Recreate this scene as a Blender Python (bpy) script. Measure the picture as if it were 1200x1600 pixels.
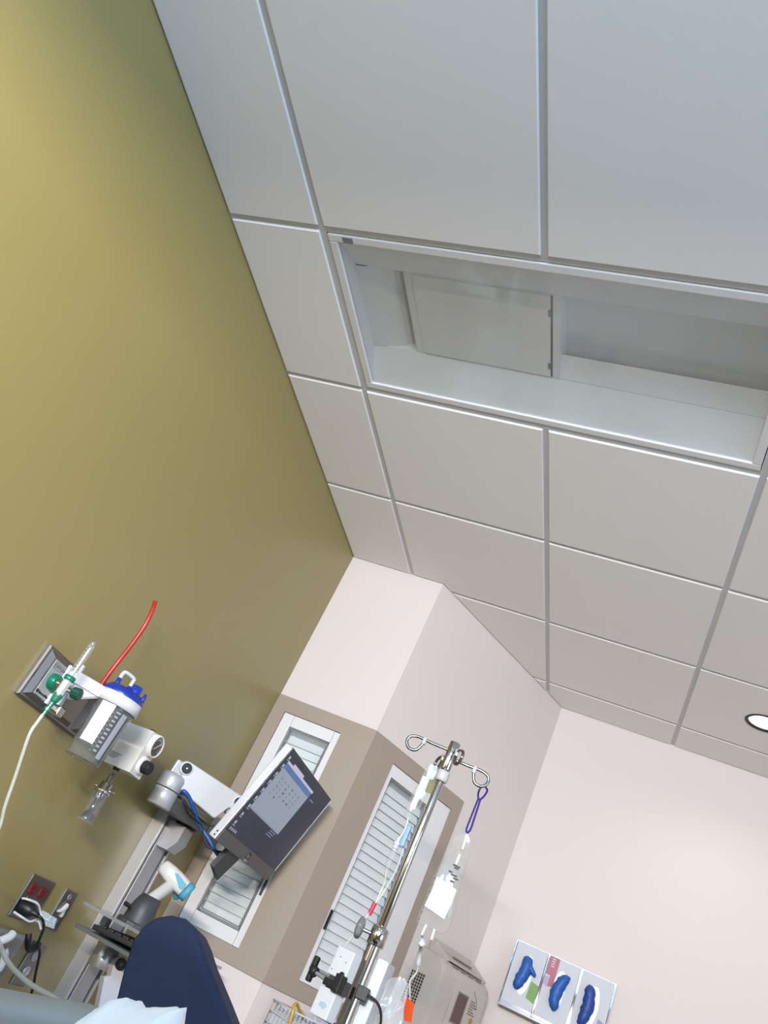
import bpy, bmesh, math, random
from mathutils import Vector, Matrix
random.seed(7)
for o in list(bpy.data.objects): bpy.data.objects.remove(o, do_unlink=True)
scene = bpy.context.scene
COL = scene.collection
V = Vector
H = 2.74                      # ceiling height

# ---------------------------------------------------------------- camera
cam_d = bpy.data.cameras.new('camera'); cam = bpy.data.objects.new('camera', cam_d); COL.objects.link(cam)
cam_d.sensor_fit = 'VERTICAL'; cam_d.sensor_height = 24.0; cam_d.lens = 1269.726 / 1600 * 24.0
cam_d.clip_start = 0.02
RX = V((0.8982151, 0.16408414, 0.40778185)); RY = V((0.24682965, 0.57934876, -0.77680766)); RZ = V((-0.36370972, 0.79839301, 0.47987898))
m = Matrix.Identity(4)
for i in range(3):
    m[i][0] = RX[i]; m[i][1] = -RY[i]; m[i][2] = -RZ[i]
m.translation = V((1.41317787, -3.03401718, H - 1.55639407))
cam.matrix_world = m
scene.camera = cam

# ---------------------------------------------------------------- world, exposure, lights
w = bpy.data.worlds.new('world'); scene.world = w; w.use_nodes = True
w.node_tree.nodes['Background'].inputs[0].default_value = (0.75, 0.85, 1.0, 1)
w.node_tree.nodes['Background'].inputs[1].default_value = 0.6
vs = scene.view_settings
vs.view_transform = 'Standard'; vs.look = 'None'; vs.gamma = 1.0; vs.use_curve_mapping = False
vs.exposure = 0.0

def light(name, kind, loc, energy, color, **kw):
    d = bpy.data.lights.new(name, kind); d.energy = energy; d.color = color
    rot = kw.pop('rot', None)
    for k, v in kw.items(): setattr(d, k, v)
    o = bpy.data.objects.new(name, d); COL.objects.link(o); o.location = loc
    if rot: o.rotation_euler = rot
    return o
# cool fill lights added at unseen openings in the rear and right walls
light('added_cool_fill_rear', 'AREA', (1.25, -4.46, 2.33), 98, (0.40, 0.65, 1.0), shape='RECTANGLE', size=2.1, size_y=0.46,
      rot=(math.radians(90), 0, 0))
light('added_cool_fill_right', 'AREA', (4.36, -3.1, 1.55), 45, (0.50, 0.72, 1.0), shape='RECTANGLE', size=1.5, size_y=2.2,
      rot=(0, math.radians(90), 0))
# warm key light added behind the camera, out of view (housing built below)
light('added_key_light', 'AREA', (1.30, -4.37, 1.85), 160, (1.0, 0.905, 0.80), shape='RECTANGLE', size=0.8, size_y=0.06,
      rot=(math.radians(86), 0, 0))

# ---------------------------------------------------------------- materials
MATS = {}
def mat(name, col, rough=0.5, metal=0.0, var=0.03, scale=30, bump=0.0, bscale=200, spec=0.5, coat=0.0, emit=None, estr=0.0, sheen=0.0, k=0.66):
    if name in MATS: return MATS[name]
    if metal < 0.5: col = tuple(c * k for c in col)      # object paints are given as seen in the bright photo; k brings them to reflectance
    M = bpy.data.materials.new(name); M.use_nodes = True; nt = M.node_tree; n = nt.nodes; l = nt.links
    b = n['Principled BSDF']
    b.inputs['Roughness'].default_value = rough; b.inputs['Metallic'].default_value = metal
    b.inputs['Specular IOR Level'].default_value = spec; b.inputs['Coat Weight'].default_value = coat
    b.inputs['Sheen Weight'].default_value = sheen
    tc = n.new('ShaderNodeTexCoord'); nz = n.new('ShaderNodeTexNoise'); nz.inputs['Scale'].default_value = scale; nz.inputs['Detail'].default_value = 3
    l.new(tc.outputs['Object'], nz.inputs['Vector'])
    mx = n.new('ShaderNodeMix'); mx.data_type = 'RGBA'
    mx.inputs[6].default_value = tuple(max(0, c * (1 - var)) for c in col) + (1,)
    mx.inputs[7].default_value = tuple(min(1, c * (1 + var)) for c in col) + (1,)
    l.new(nz.outputs['Fac'], mx.inputs[0]); l.new(mx.outputs[2], b.inputs['Base Color'])
    if bump:
        nb = n.new('ShaderNodeTexNoise'); nb.inputs['Scale'].default_value = bscale; nb.inputs['Detail'].default_value = 4
        l.new(tc.outputs['Object'], nb.inputs['Vector'])
        bp = n.new('ShaderNodeBump'); bp.inputs['Strength'].default_value = bump; bp.inputs['Distance'].default_value = 0.002
        l.new(nb.outputs['Fac'], bp.inputs['Height']); l.new(bp.outputs[0], b.inputs['Normal'])
    if emit:
        b.inputs['Emission Color'].default_value = emit + (1,); b.inputs['Emission Strength'].default_value = estr
    MATS[name] = M; return M

def clear(name, tint=(0.95, 0.97, 0.97), alpha=0.15, body=(0.9, 0.92, 0.93), rough=0.04, refl=1.0):
    """thin clear plastic or glass: see-through with Fresnel reflections and a little body colour"""
    if name in MATS: return MATS[name]
    M = bpy.data.materials.new(name); M.use_nodes = True; nt = M.node_tree; n = nt.nodes; l = nt.links
    n.remove(n['Principled BSDF']); out = n['Material Output']
    tr = n.new('ShaderNodeBsdfTransparent'); tr.inputs[0].default_value = tint + (1,)
    df = n.new('ShaderNodeBsdfDiffuse')
    nz = n.new('ShaderNodeTexNoise'); nz.inputs['Scale'].default_value = 25
    mc = n.new('ShaderNodeMix'); mc.data_type = 'RGBA'
    mc.inputs[6].default_value = tuple(c * 0.95 for c in body) + (1,); mc.inputs[7].default_value = body + (1,)
    l.new(nz.outputs['Fac'], mc.inputs[0]); l.new(mc.outputs[2], df.inputs[0])
    m1 = n.new('ShaderNodeMixShader'); m1.inputs[0].default_value = alpha
    l.new(tr.outputs[0], m1.inputs[1]); l.new(df.outputs[0], m1.inputs[2])
    gl = n.new('ShaderNodeBsdfGlossy'); gl.inputs['Roughness'].default_value = rough
    lw = n.new('ShaderNodeLayerWeight'); lw.inputs[0].default_value = 0.5
    pw = n.new('ShaderNodeMath'); pw.operation = 'POWER'; pw.inputs[1].default_value = 5; l.new(lw.outputs['Facing'], pw.inputs[0])
    mu = n.new('ShaderNodeMath'); mu.operation = 'MULTIPLY_ADD'; mu.inputs[1].default_value = 0.9 * refl; mu.inputs[2].default_value = 0.05 * refl
    l.new(pw.outputs[0], mu.inputs[0])
    m2 = n.new('ShaderNodeMixShader'); l.new(mu.outputs[0], m2.inputs[0]); l.new(m1.outputs[0], m2.inputs[1]); l.new(gl.outputs[0], m2.inputs[2])
    l.new(m2.outputs[0], out.inputs[0])
    MATS[name] = M; return M

GREEN = mat('green_paint', (0.265, 0.210, 0.066), 0.38, var=0.02, scale=3, bump=0.04, bscale=350, spec=1.0, k=1.0)
WHITEW = mat('white_wall_paint', (0.635, 0.562, 0.523), 0.6, var=0.01, scale=3, bump=0.05, bscale=350, spec=0.3, k=1.0)
TILE = mat('ceiling_tile', (0.75, 0.72, 0.69), 0.85, var=0.012, scale=4, bump=0.05, bscale=500, spec=0.15, k=1.0)
TEE = mat('grid_steel_white', (0.50, 0.50, 0.505), 0.5, var=0.01, spec=0.3, k=1.0)
FLOORM = mat('floor_vinyl', (0.42, 0.40, 0.37), 0.35, var=0.06, scale=12, k=1.0)
TAUPE = mat('taupe_laminate', (0.315, 0.255, 0.198), 0.45, var=0.02, scale=8, k=1.0)
WHITEF = mat('white_frame_enamel', (0.78, 0.76, 0.74), 0.4, var=0.01, k=0.85)
SLAT = mat('blind_slat_white', (0.76, 0.78, 0.77), 0.5, var=0.02, k=1.0)
BACKB = mat('cavity_grey', (0.50, 0.52, 0.52), 0.7, k=1.0)
WHITEP = mat('white_plastic', (0.83, 0.83, 0.84), 0.35, var=0.01)
CREAM = mat('cream_plastic', (0.76, 0.735, 0.69), 0.4, var=0.015, k=0.9)
BEIGE = mat('beige_plastic', (0.56, 0.50, 0.445), 0.45, var=0.02, k=0.85)
BEIGED = mat('beige_plastic_dark', (0.30, 0.27, 0.24), 0.5)
CHROME = mat('chrome', (0.55, 0.53, 0.51), 0.09, 1.0, var=0.01)
STEEL = mat('brushed_steel', (0.24, 0.22, 0.205), 0.40, 1.0, var=0.04, scale=60)
ALU = mat('silver_aluminium', (0.52, 0.52, 0.53), 0.38, 0.75, var=0.02)
ALUP = mat('silver_paint', (0.66, 0.66, 0.68), 0.4, 0.3, var=0.02)
GREYP = mat('grey_plastic', (0.26, 0.26, 0.265), 0.45, var=0.03)
DGREY = mat('dark_grey_plastic', (0.055, 0.057, 0.062), 0.5, var=0.05)
BLACK = mat('black_plastic', (0.012, 0.012, 0.013), 0.45, var=0.1)
BLUELID = mat('royal_blue_plastic', (0.012, 0.045, 0.42), 0.3, var=0.05)
RED = mat('red_rubber', (0.55, 0.02, 0.012), 0.35, var=0.05)
REDD = mat('dark_red_socket', (0.28, 0.008, 0.012), 0.35, var=0.05)
TEAL = mat('green_plastic', (0.0, 0.22, 0.13), 0.3, var=0.05)
DGREEN = mat('dark_green_knob', (0.0, 0.075, 0.045), 0.4, var=0.05)
NAVY = mat('navy_vinyl', (0.020, 0.032, 0.075), 0.6, var=0.06, scale=10, bump=0.08, bscale=300, spec=0.2)
SHEET = mat('white_sheet', (1.0, 0.95, 0.88), 0.8, var=0.02, bump=0.15, bscale=120, sheen=0.2)
RAILP = mat('bed_rail_grey', (0.30, 0.285, 0.24), 0.55, var=0.02)
GLOVE = mat('blue_nitrile', (0.012, 0.13, 0.52), 0.5, var=0.12, scale=60, bump=0.2, bscale=90)
CARD = mat('white_card', (0.78, 0.79, 0.83), 0.6, var=0.01)
PINK = mat('pink_print', (0.62, 0.20, 0.27), 0.6); LIME = mat('green_print', (0.26, 0.47, 0.11), 0.6); LILAC = mat('lilac_print', (0.40, 0.36, 0.70), 0.6)
PURPLE = mat('purple_plastic', (0.05, 0.018, 0.24), 0.5, var=0.05, spec=0.2)
ORANGE = mat('orange_tag', (0.95, 0.10, 0.01), 0.5)
BLUEC = mat('blue_cable', (0.015, 0.10, 0.42), 0.4)
SKYB = mat('light_blue_clip', (0.22, 0.45, 0.80), 0.35); AQUA = mat('aqua_rubber', (0.08, 0.40, 0.55), 0.5)
YELLOW = mat('yellow_tubing', (0.80, 0.45, 0.03), 0.35)
PINKT = mat('pink_red_label', (0.75, 0.03, 0.12), 0.5)
WHITEL = mat('white_label', (0.86, 0.85, 0.83), 0.6)
INKG = mat('grey_print', (0.10, 0.10, 0.11), 0.6); INKB = mat('black_print', (0.02, 0.02, 0.02), 0.6); INKW = mat('white_print', (0.85, 0.85, 0.85), 0.6)
LABG = mat('grey_scale_strip', (0.075, 0.078, 0.085), 0.5)
BROWNW = mat('brown_window', (0.16, 0.085, 0.07), 0.2)
BRASS = mat('brass_lock', (0.45, 0.33, 0.12), 0.35, 0.9)
GLASS = clear('window_glass', (0.97, 0.98, 0.98), 0.02, refl=0.8)
LENS = clear('lamp_lens', (0.96, 0.97, 0.97), 0.05, (0.85, 0.88, 0.92), 0.06, 0.9)
CLEARP = clear('clear_plastic', (0.93, 0.94, 0.93), 0.10)
CANIS = clear('canister_plastic', (0.90, 0.92, 0.92), 0.045, (0.85, 0.87, 0.88))
BAGP = clear('iv_bag_film', (0.93, 0.94, 0.92), 0.07, (0.85, 0.86, 0.84), 0.10)
TUBEP = clear('clear_tubing', (0.85, 0.87, 0.82), 0.45, (0.80, 0.81, 0.74), 0.08)
TRAY = clear('smoked_shelf', (0.72, 0.74, 0.72), 0.35, (0.42, 0.43, 0.42), 0.05)
ACRYL = clear('acrylic_holder', (0.96, 0.97, 0.99), 0.12, (0.85, 0.88, 0.93), 0.04)

# ---------------------------------------------------------------- mesh helpers
ROOT = {}
class B:
    """collects shapes in world coordinates (through an optional frame) for ONE mesh object"""
    def __init__(s, M=None): s.v = []; s.f = []; s.sm = []; s.M = M
    def add(s, vs, fs, smooth=False):
        k = len(s.v)
        s.v += [(s.M @ V(p)) if s.M else V(p) for p in vs]
        s.f += [tuple(i + k for i in f) for f in fs]; s.sm += [smooth] * len(fs)
        return s
    def box(s, a, b, ch=0.0):
        x0, y0, z0 = [min(p, q) for p, q in zip(a, b)]; x1, y1, z1 = [max(p, q) for p, q in zip(a, b)]
        ch = min(ch, (x1 - x0) * .45, (y1 - y0) * .45, (z1 - z0) * .45)
        if ch <= 0:
            return s.add([(x0,y0,z0),(x1,y0,z0),(x1,y1,z0),(x0,y1,z0),(x0,y0,z1),(x1,y0,z1),(x1,y1,z1),(x0,y1,z1)],
                         [(3,2,1,0),(4,5,6,7),(0,1,5,4),(1,2,6,5),(2,3,7,6),(3,0,4,7)])
        bm = bmesh.new(); bmesh.ops.create_cube(bm, size=1)
        for v in bm.verts: v.co = V(((x0+x1)/2 + v.co.x*(x1-x0), (y0+y1)/2 + v.co.y*(y1-y0), (z0+z1)/2 + v.co.z*(z1-z0)))
        bmesh.ops.bevel(bm, geom=list(bm.edges), offset=ch, segments=2, affect='EDGES', profile=0.6)
        bm.verts.index_update()
        s.add([v.co.copy() for v in bm.verts], [tuple(v.index for v in f.verts) for f in bm.faces]); bm.free(); return s
    def ring_sweep(s, rings, cap=True, smooth=True, closed=False):
        n = len(rings[0]); vs = [p for r in rings for p in r]; fs = []
        R = len(rings)
        for i in range(R if closed else R - 1):
            a = i * n; b = ((i + 1) % R) * n
            for j in range(n):
                k = (j + 1) % n; fs.append((a + j, a + k, b + k, b + j))
        s.add(vs, fs, smooth)
        if cap and not closed:
            s.add(rings[0], [tuple(range(n))[::-1]]); s.add(rings[-1], [tuple(range(n))])
        return s
    def lathe(s, p, axis, prof, seg=20, smooth=True, cap=True, sx=1.0):
        """prof: list of (distance along axis, radius)"""
        p = V(p); a = V(axis).normalized(); u = a.orthogonal().normalized(); w_ = a.cross(u)
        rings = [[p + a*h + (u*math.cos(t*2*math.pi/seg) + w_*math.sin(t*2*math.pi/seg))*max(r, 1e-5) for t in range(seg)] for h, r in prof]
        return s.ring_sweep(rings, cap, smooth)
    def cyl(s, a, b, r, seg=16, r2=None, ch=0.0):
        a = V(a); b = V(b); L = (b - a).length; r2 = r if r2 is None else r2
        if ch: return s.lathe(a, b - a, [(0, r-ch), (ch*.3, r-ch*.3), (ch, r), (L-ch, r2), (L-ch*.3, r2-ch*.3), (L, r2-ch)], seg)
        s.lathe(a, b - a, [(0, r), (L, r2)], seg)
        return s
    def tube(s, pts, r, seg=8, sub=6, smooth_path=True, closed=False):
        pts = [V(p) for p in pts]
        if smooth_path and len(pts) > 2:
            q = []; N = len(pts); rng = N if closed else N - 1
            for i in range(rng):
                g = (lambda k: pts[k % N]) if closed else (lambda k: pts[max(0, min(N-1, k))])
                p0, p1, p2, p3 = g(i-1), g(i), g(i+1), g(i+2)
                for k in range(sub):
                    t = k / sub
                    q.append(0.5*((2*p1) + (p2-p0)*t + (2*p0-5*p1+4*p2-p3)*t*t + (3*p1-p0-3*p2+p3)*t**3))
            if not closed: q.append(pts[-1])
            pts = q
        rings = []; u = None; N = len(pts)
        for i, p in enumerate(pts):
            if closed: d = pts[(i+1) % N] - pts[i-1]
            else: d = pts[min(N-1, i+1)] - pts[max(0, i-1)]
            d.normalize()
            if u is None: u = d.orthogonal().normalized()
            u = (u - d*u.dot(d)).normalized(); w_ = d.cross(u)
            rr = r(i/(N-1)) if callable(r) else r
            rings.append([p + (u*math.cos(2*math.pi*k/seg) + w_*math.sin(2*math.pi*k/seg))*rr for k in range(seg)])
        return s.ring_sweep(rings, True, True, closed)
    def prism(s, pts, d, ch=0.0):
        """polygon pts (3-D, planar) extruded by vector d, optional chamfer on the far end"""
        pts = [V(p) for p in pts]; d = V(d); n = len(pts)
        c = sum(pts, V()) / n
        def inset(e):
            nn = d.normalized(); out = []
            for i in range(n):
                e1 = (pts[i] - pts[i-1]).normalized(); e2 = (pts[(i+1) % n] - pts[i]).normalized()
                n1 = nn.cross(e1); n2 = nn.cross(e2)
                if n1.dot(c - pts[i]) < 0 and n2.dot(c - pts[i]) < 0: n1, n2 = -n1, -n2
                b = (n1 + n2); b = b / max(0.3, (1 + n1.dot(n2)))
                out.append(pts[i] + b * e)
            return out
        if ch:
            ins = inset(ch); dn = d.normalized()
            rings = [[p for p in pts], [p + d - dn*ch for p in pts], [p + d for p in ins]]
        else: rings = [pts, [p + d for p in pts]]
        return s.ring_sweep(rings, True, False)
    def sphere(s, c, r, seg=14, rings=8, sc=(1, 1, 1)):
        c = V(c); rs = []
        for i in range(rings + 1):
            t = math.pi * i / rings; rad = max(math.sin(t) * r, 1e-5); z = -math.cos(t) * r
            rs.append([c + V((math.cos(2*math.pi*k/seg)*rad*sc[0], math.sin(2*math.pi*k/seg)*rad*sc[1], z*sc[2])) for k in range(seg)])
        return s.ring_sweep(rs, False)
    def build(s, name, m_, parent=None, **tags):
        loc = ROOT.get(parent.name, V()) if parent else V()
        me = bpy.data.meshes.new(name); me.from_pydata([p - loc for p in s.v], [], s.f); me.validate()
        bm = bmesh.new(); bm.from_mesh(me); bmesh.ops.recalc_face_normals(bm, faces=bm.faces); bm.to_mesh(me); bm.free()
        if len(me.polygons) == len(s.sm): me.polygons.foreach_set('use_smooth', s.sm)
        me.materials.append(m_)
        o = bpy.data.objects.new(name, me); COL.objects.link(o)
        if parent: o.parent = parent; ROOT[o.name] = loc
        for k, v in tags.items(): o[k] = v
        return o
def thing(name, loc, label, cat, group=None):
    o = bpy.data.objects.new(name, None); COL.objects.link(o); o.location = loc; o.empty_display_size = 0.05
    ROOT[o.name] = V(loc); o['label'] = label; o['category'] = cat
    if group: o['group'] = group
    return o
def struct(o): o['kind'] = 'structure'; return o
def tag(o, label, cat, group=None):
    o['label'] = label; o['category'] = cat
    if group: o['group'] = group
    return o
def frame(o, x, y=None, z=None):
    """4x4 frame with given axis directions"""
    x = V(x).normalized(); y = V(y).normalized(); z = x.cross(y) if z is None else V(z).normalized()
    M = Matrix.Identity(4)
    for i in range(3): M[i][0] = x[i]; M[i][1] = y[i]; M[i][2] = z[i]
    M.translation = V(o); return M
def text(name, body, size, M, m_, parent, align='CENTER', depth=0.0003, bold=0.0):
    c = bpy.data.curves.new(name, 'FONT'); c.body = body; c.size = size; c.align_x = align; c.align_y = 'CENTER'; c.extrude = depth; c.offset = bold
    o = bpy.data.objects.new(name + '_tmp', c); COL.objects.link(o)
    dg = bpy.context.evaluated_depsgraph_get(); me = bpy.data.meshes.new_from_object(o.evaluated_get(dg))
    bpy.data.objects.remove(o)
    loc = ROOT.get(parent.name, V())
    me.transform(Matrix.Translation(-loc) @ M); me.materials.clear(); me.materials.append(m_)
    t = bpy.data.objects.new(name, me); COL.objects.link(t); t.parent = parent; ROOT[t.name] = loc
    return t

# ================================================================ THE ROOM
DG = V((0.5032, 0.8642, 0)); DN = V((0.8642, -0.5032, 0)); DP = V((0.44, 0, 0)); DL = 1.0645
XR, YF, YB = 4.4, 0.92, -4.5
EC = DP + DG * DL                                # far end of the angled wall
struct(B().box((-0.1, YB, -0.1), (XR, 1.1, 0)).build('floor', FLOORM))
struct(B().box((-0.1, YB, 0), (0, 0.1, 3.0)).build('wall_left', GREEN))
def pierced_wall(name, M, L, s0, s1, z0, z1, m_):
    # wall in local frame (x along, y out of the wall, z up) with a hole for its window
    w_ = B(M)
    for a, b in (((0, 0), (L, z0)), ((0, z1), (L, 3.0)), ((0, z0), (s0, z1)), ((s1, z0), (L, z1))): w_.box((a[0], -0.1, a[1]), (b[0], 0, b[1]))
    return struct(w_.build(name, m_))
pierced_wall('wall_corner', frame((0, 0, 0), (1, 0, 0), (0, -1, 0), (0, 0, 1)), 0.44, 0.056, 0.314, 1.153, 1.972, WHITEW)
pierced_wall('wall_angled', frame(DP, DG, DN, (0, 0, 1)), DL, 0.146, 0.566, 1.153, 1.972, WHITEW)
struct(B().box((EC.x - 0.02, YF, 0), (XR, YF + 0.1, 3.0)).build('wall_back', WHITEW))
bw = B()            # headwall with an unseen high opening added for the cool fill light
for a, b in (((0, 0), (XR, 2.07)), ((0, 2.59), (XR, 3.0)), ((0, 2.07), (0.17, 2.59)), ((2.33, 2.07), (XR, 2.59))):
    bw.box((a[0], YB - 0.1, a[1]), (b[0], YB, b[1]))
struct(bw.build('wall_rear', mat('headwall_laminate', (0.17, 0.135, 0.105), 0.45, var=0.08, scale=6, k=1.0)))
wf_ = B()
for a, b in (((0.17, 2.07), (0.20, 2.59)), ((2.30, 2.07), (2.33, 2.59)), ((0.17, 2.07), (2.33, 2.10)), ((0.17, 2.56), (2.33, 2.59)), ((1.235, 2.07), (1.265, 2.59))):
    wf_.box((a[0], YB-.08, a[1]), (b[0], YB-.02, b[1]))
struct(wf_.build('window_4', WHITEF))
# right wall with an unseen window opening added for its cool fill light
bw = B(); wy0, wy1, wz0, wz1 = -4.25, -1.95, 0.78, 2.32
for a, b in (((YB, 0), (YF + 0.1, wz0)), ((YB, wz1), (YF + 0.1, 3.0)), ((YB, wz0), (wy0, wz1)), ((wy1, wz0), (YF + 0.1, wz1))):
    bw.box((XR, a[0], a[1]), (XR + 0.1, b[0], b[1]))
struct(bw.build('wall_right', WHITEW))
wf_ = B()
for a, b in (((wy0, wz0), (wy0+.05, wz1)), ((wy1-.05, wz0), (wy1, wz1)), ((wy0, wz0), (wy1, wz0+.05)), ((wy0, wz1-.05), (wy1, wz1)), ((-3.12, wz0), (-3.08, wz1))):
    wf_.box((XR+.02, a[0], a[1]), (XR+.08, b[0], b[1]))
struct(wf_.build('window_3', WHITEF))

# ---- ceiling: backing, grid and tiles
ceil = struct(B().box((-0.1, YB, 2.93), (XR, 1.1, 3.0)).build('ceiling', WHITEW)); ROOT['ceiling'] = V()
P = 0.61; X0 = 0.293; R0 = -1.775
xs = [0.0] + [X0 + P*i for i in range(7)] + [XR]
ys = [R0 - P*i for i in range(6, 0, -1)] + [R0 + P*i for i in range(5)] + [YF]
ys = [YB] + [y for y in ys if y > YB]
def clip_half(poly, p, n):
    out = []
    for i in range(len(poly)):
        a, b = poly[i], poly[(i+1) % len(poly)]; da, db = (a-p).dot(n), (b-p).dot(n)
        if da >= 0: out.append(a)
        if da*db < 0: out.append(a + (b-a)*(da/(da-db)))
    return out
DLX = X0 + 2*P + P/2
DOWN = [(DLX, R0 + 3.5*P), (DLX + 2*P, R0 + 3.5*P), (X0 + P/2, R0 - 1.5*P), (DLX, R0 - 1.5*P), (DLX + 2*P, R0 - 1.5*P)]
shared = {}
GAP = 0.009; ZT = H - 0.006
# the lamp takes the place of two tiles
def is_lamp(i, j): return abs(ys[j] - R0) < 1e-3 and i in (1, 2)
for i in range(len(xs)-1):
    for j in range(len(ys)-1):
        if is_lamp(i, j): continue
        gx0 = 0.004 if i == 0 else GAP; gx1 = 0.004 if i == len(xs)-2 else GAP
        gy0 = 0.004 if j == 0 else GAP; gy1 = 0.004 if j == len(ys)-2 else GAP
        poly = [V((xs[i]+gx0, ys[j]+gy0, 0)), V((xs[i+1]-gx1, ys[j]+gy0, 0)), V((xs[i+1]-gx1, ys[j+1]-gy1, 0)), V((xs[i]+gx0, ys[j+1]-gy1, 0))]
        full = True
        if ys[j+1] > 0.001 and xs[i] < 1.0:
            p2 = clip_half(poly, DP, DN) if xs[i+1] > 0.44 or True else poly
            # tiles left of the convex corner are cut by the short wall, the others by the angled wall
            if xs[i+1] <= 0.44: p2 = clip_half(poly, V((0, -0.004, 0)), V((0, -1, 0)))
            elif xs[i] < 0.44:
                p2 = clip_half(poly, DP + DN*0.004, DN) if ys[j+1] > 0.3 else None
                if p2 is None:      # the tile that wraps the convex corner
                    a = [q for q in poly]
                    y1 = poly[2].y; t = y1 / DG.y
                    p2 = [a[0], a[1], a[2], V((DP + DG*t).to_tuple()) + DN*0.004, V((0.442, -0.004, 0)), V((a[0].x, -0.004, 0))]
            else: p2 = clip_half(poly, DP + DN*0.004, DN)
            if len(p2) < 3: continue
            if len(p2) != 4 or any((a-b).length > 1e-6 for a, b in zip(p2, poly)): full = False
            poly = p2
        c = sum(poly, V()) / len(poly)
        size = (round(poly[1].x-poly[0].x, 4), round(poly[2].y-poly[1].y, 4))
        drilled = any(abs(c.x - dx) < 0.02 and abs(c.y - dy) < 0.02 for dx, dy in DOWN)
        if full and size in shared and not drilled:
            o = bpy.data.objects.new('ceiling_tile', shared[size]); COL.objects.link(o); o.parent = ceil; o.location = (c.x, c.y, 0)
            continue
        M = Matrix.Translation(-c)
        if drilled:      # tile drilled for a downlight
            b = B(M); sq = []; ci = []
            hx = (poly[1].x - poly[0].x)/2; hy = (poly[2].y - poly[1].y)/2
            for k in range(48):
                a = k/48*2*math.pi; ca, sa = math.cos(a), math.sin(a); t = min(hx/max(abs(ca), 1e-6), hy/max(abs(sa), 1e-6))
                sq.append(V((c.x + ca*t, c.y + sa*t, 0))); ci.append(V((c.x + ca*0.076, c.y + sa*0.076, 0)))
            up = V((0, 0, H + 0.012)); dn = V((0, 0, ZT))
            b.ring_sweep([[q + up for q in ci], [q + dn for q in ci], [q + dn for q in sq], [q + up for q in sq]], cap=False, smooth=False, closed=True)
            o = b.build('ceiling_tile', TILE, ceil); o.location = (c.x, c.y, 0); continue
        b = B(M); b.prism([V((q.x, q.y, H + 0.012)) for q in poly], (0, 0, -0.018), 0.003)
        o = b.build('ceiling_tile', TILE, ceil); o.location = (c.x, c.y, 0)
        if full: shared[size] = o.data
for x in xs[1:-1]:
    ye = YF if x > EC.x else (0 if x < 0.44 else (x - 0.44)/DG.x*DG.y)
    segs = [(YB, ye)]
    if abs(x - (X0 + P)) < 1e-3: segs = [(YB, R0), (R0 + P, ye)]
    for a, b_ in segs: B().box((x-0.0115, a, H), (x+0.0115, b_, H+0.03)).build('grid_tee', TEE, ceil)
for y in ys[1:-1]:
    x0 = 0 if y < 0 else 0.44 + y/DG.y*DG.x
    B().box((x0, y-0.0115, H+0.0005), (XR, y+0.0115, H+0.03)).build('grid_tee', TEE, ceil)
# perimeter angle
tb = B().box((0, YB, H-0.001), (0.012, 0, H+0.02)).box((0, -0.012, H-0.001), (0.44, 0, H+0.02)).box((EC.x, YF-0.012, H-0.001), (XR, YF, H+0.02))
tb.prism([DP + V((0, 0, H-0.001)), EC + V((0, 0, H-0.001)), EC + DN*0.012 + V((0, 0, H-0.001)), DP + DN*0.012 + V((0, 0, H-0.001))], (0, 0, 0.02))
struct(tb.build('trim_1', TEE))

# ================================================================ RECESSED 2 x 4 LAMP (switched off)
lx0, lx1, ly0, ly1 = X0+0.014, X0+2*P-0.014, R0+0.014, R0+P-0.014
LT = thing('recessed_ceiling_light', ((lx0+lx1)/2, (ly0+ly1)/2, H), 'long recessed ceiling light with clear lens, switched off', 'ceiling light')
fw = 0.024; ZL = H - 0.004
fb = B()
fb.box((lx0, ly0, ZL), (lx1, ly0+fw, H+0.012), .003).box((lx0, ly1-fw, ZL), (lx1, ly1, H+0.012), .003)
fb.box((lx0, ly0+fw, ZL), (lx0+fw, ly1-fw, H+0.012), .003).box((lx1-fw, ly0+fw, ZL), (lx1, ly1-fw, H+0.012), .003)
fr_ = fb.build('lamp_frame', WHITEF, LT)
B().box((lx0+0.045, ly0+0.004, ZL-0.002), (lx0+0.075, ly0+fw-0.002, ZL+0.004), .001).build('latch', GREYP, fr_)
ix0, ix1, iy0, iy1 = lx0+fw, lx1-fw, ly0+fw, ly1-fw
B().box((ix0-0.004, iy0-0.004, H+0.002), (ix1+0.004, iy1+0.004, H+0.005)).build('lens', LENS, LT)
# inside: two sloped side reflectors, ridge at +0.06, channel above
zr = H + 0.06; zc = H + 0.115; ra, rb = -1.617, -1.315
REFL = mat('lamp_reflector_white', (0.80, 0.81, 0.82), 0.35, var=0.01, k=1.0)
def slab(bb, q, d): return bb.prism(q, d)
slab(B(), [(ix0, iy0, H+0.008), (ix1, iy0, H+0.008), (ix1, ra, zr), (ix0, ra, zr)], (0, -0.002, 0.004)).build('side_reflector', REFL, LT)
slab(B(), [(ix0, iy1, H+0.008), (ix1, iy1, H+0.008), (ix1, rb, zr), (ix0, rb, zr)], (0, 0.002, 0.004)).build('side_reflector', REFL, LT)
hb = B().box((ix0-0.004, iy0, zc), (ix1+0.004, iy1, zc+0.004)).box((ix0-0.006, iy0, H+0.008), (ix0, iy1, zc)).box((ix1, iy0, H+0.008), (ix1+0.006, iy1, zc))
hb.box((ix0, ra-0.004, zr), (ix1, ra, zc)).box((ix0, rb, zr), (ix1, rb+0.004, zc))
hb.build('housing', REFL, LT)
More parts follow.
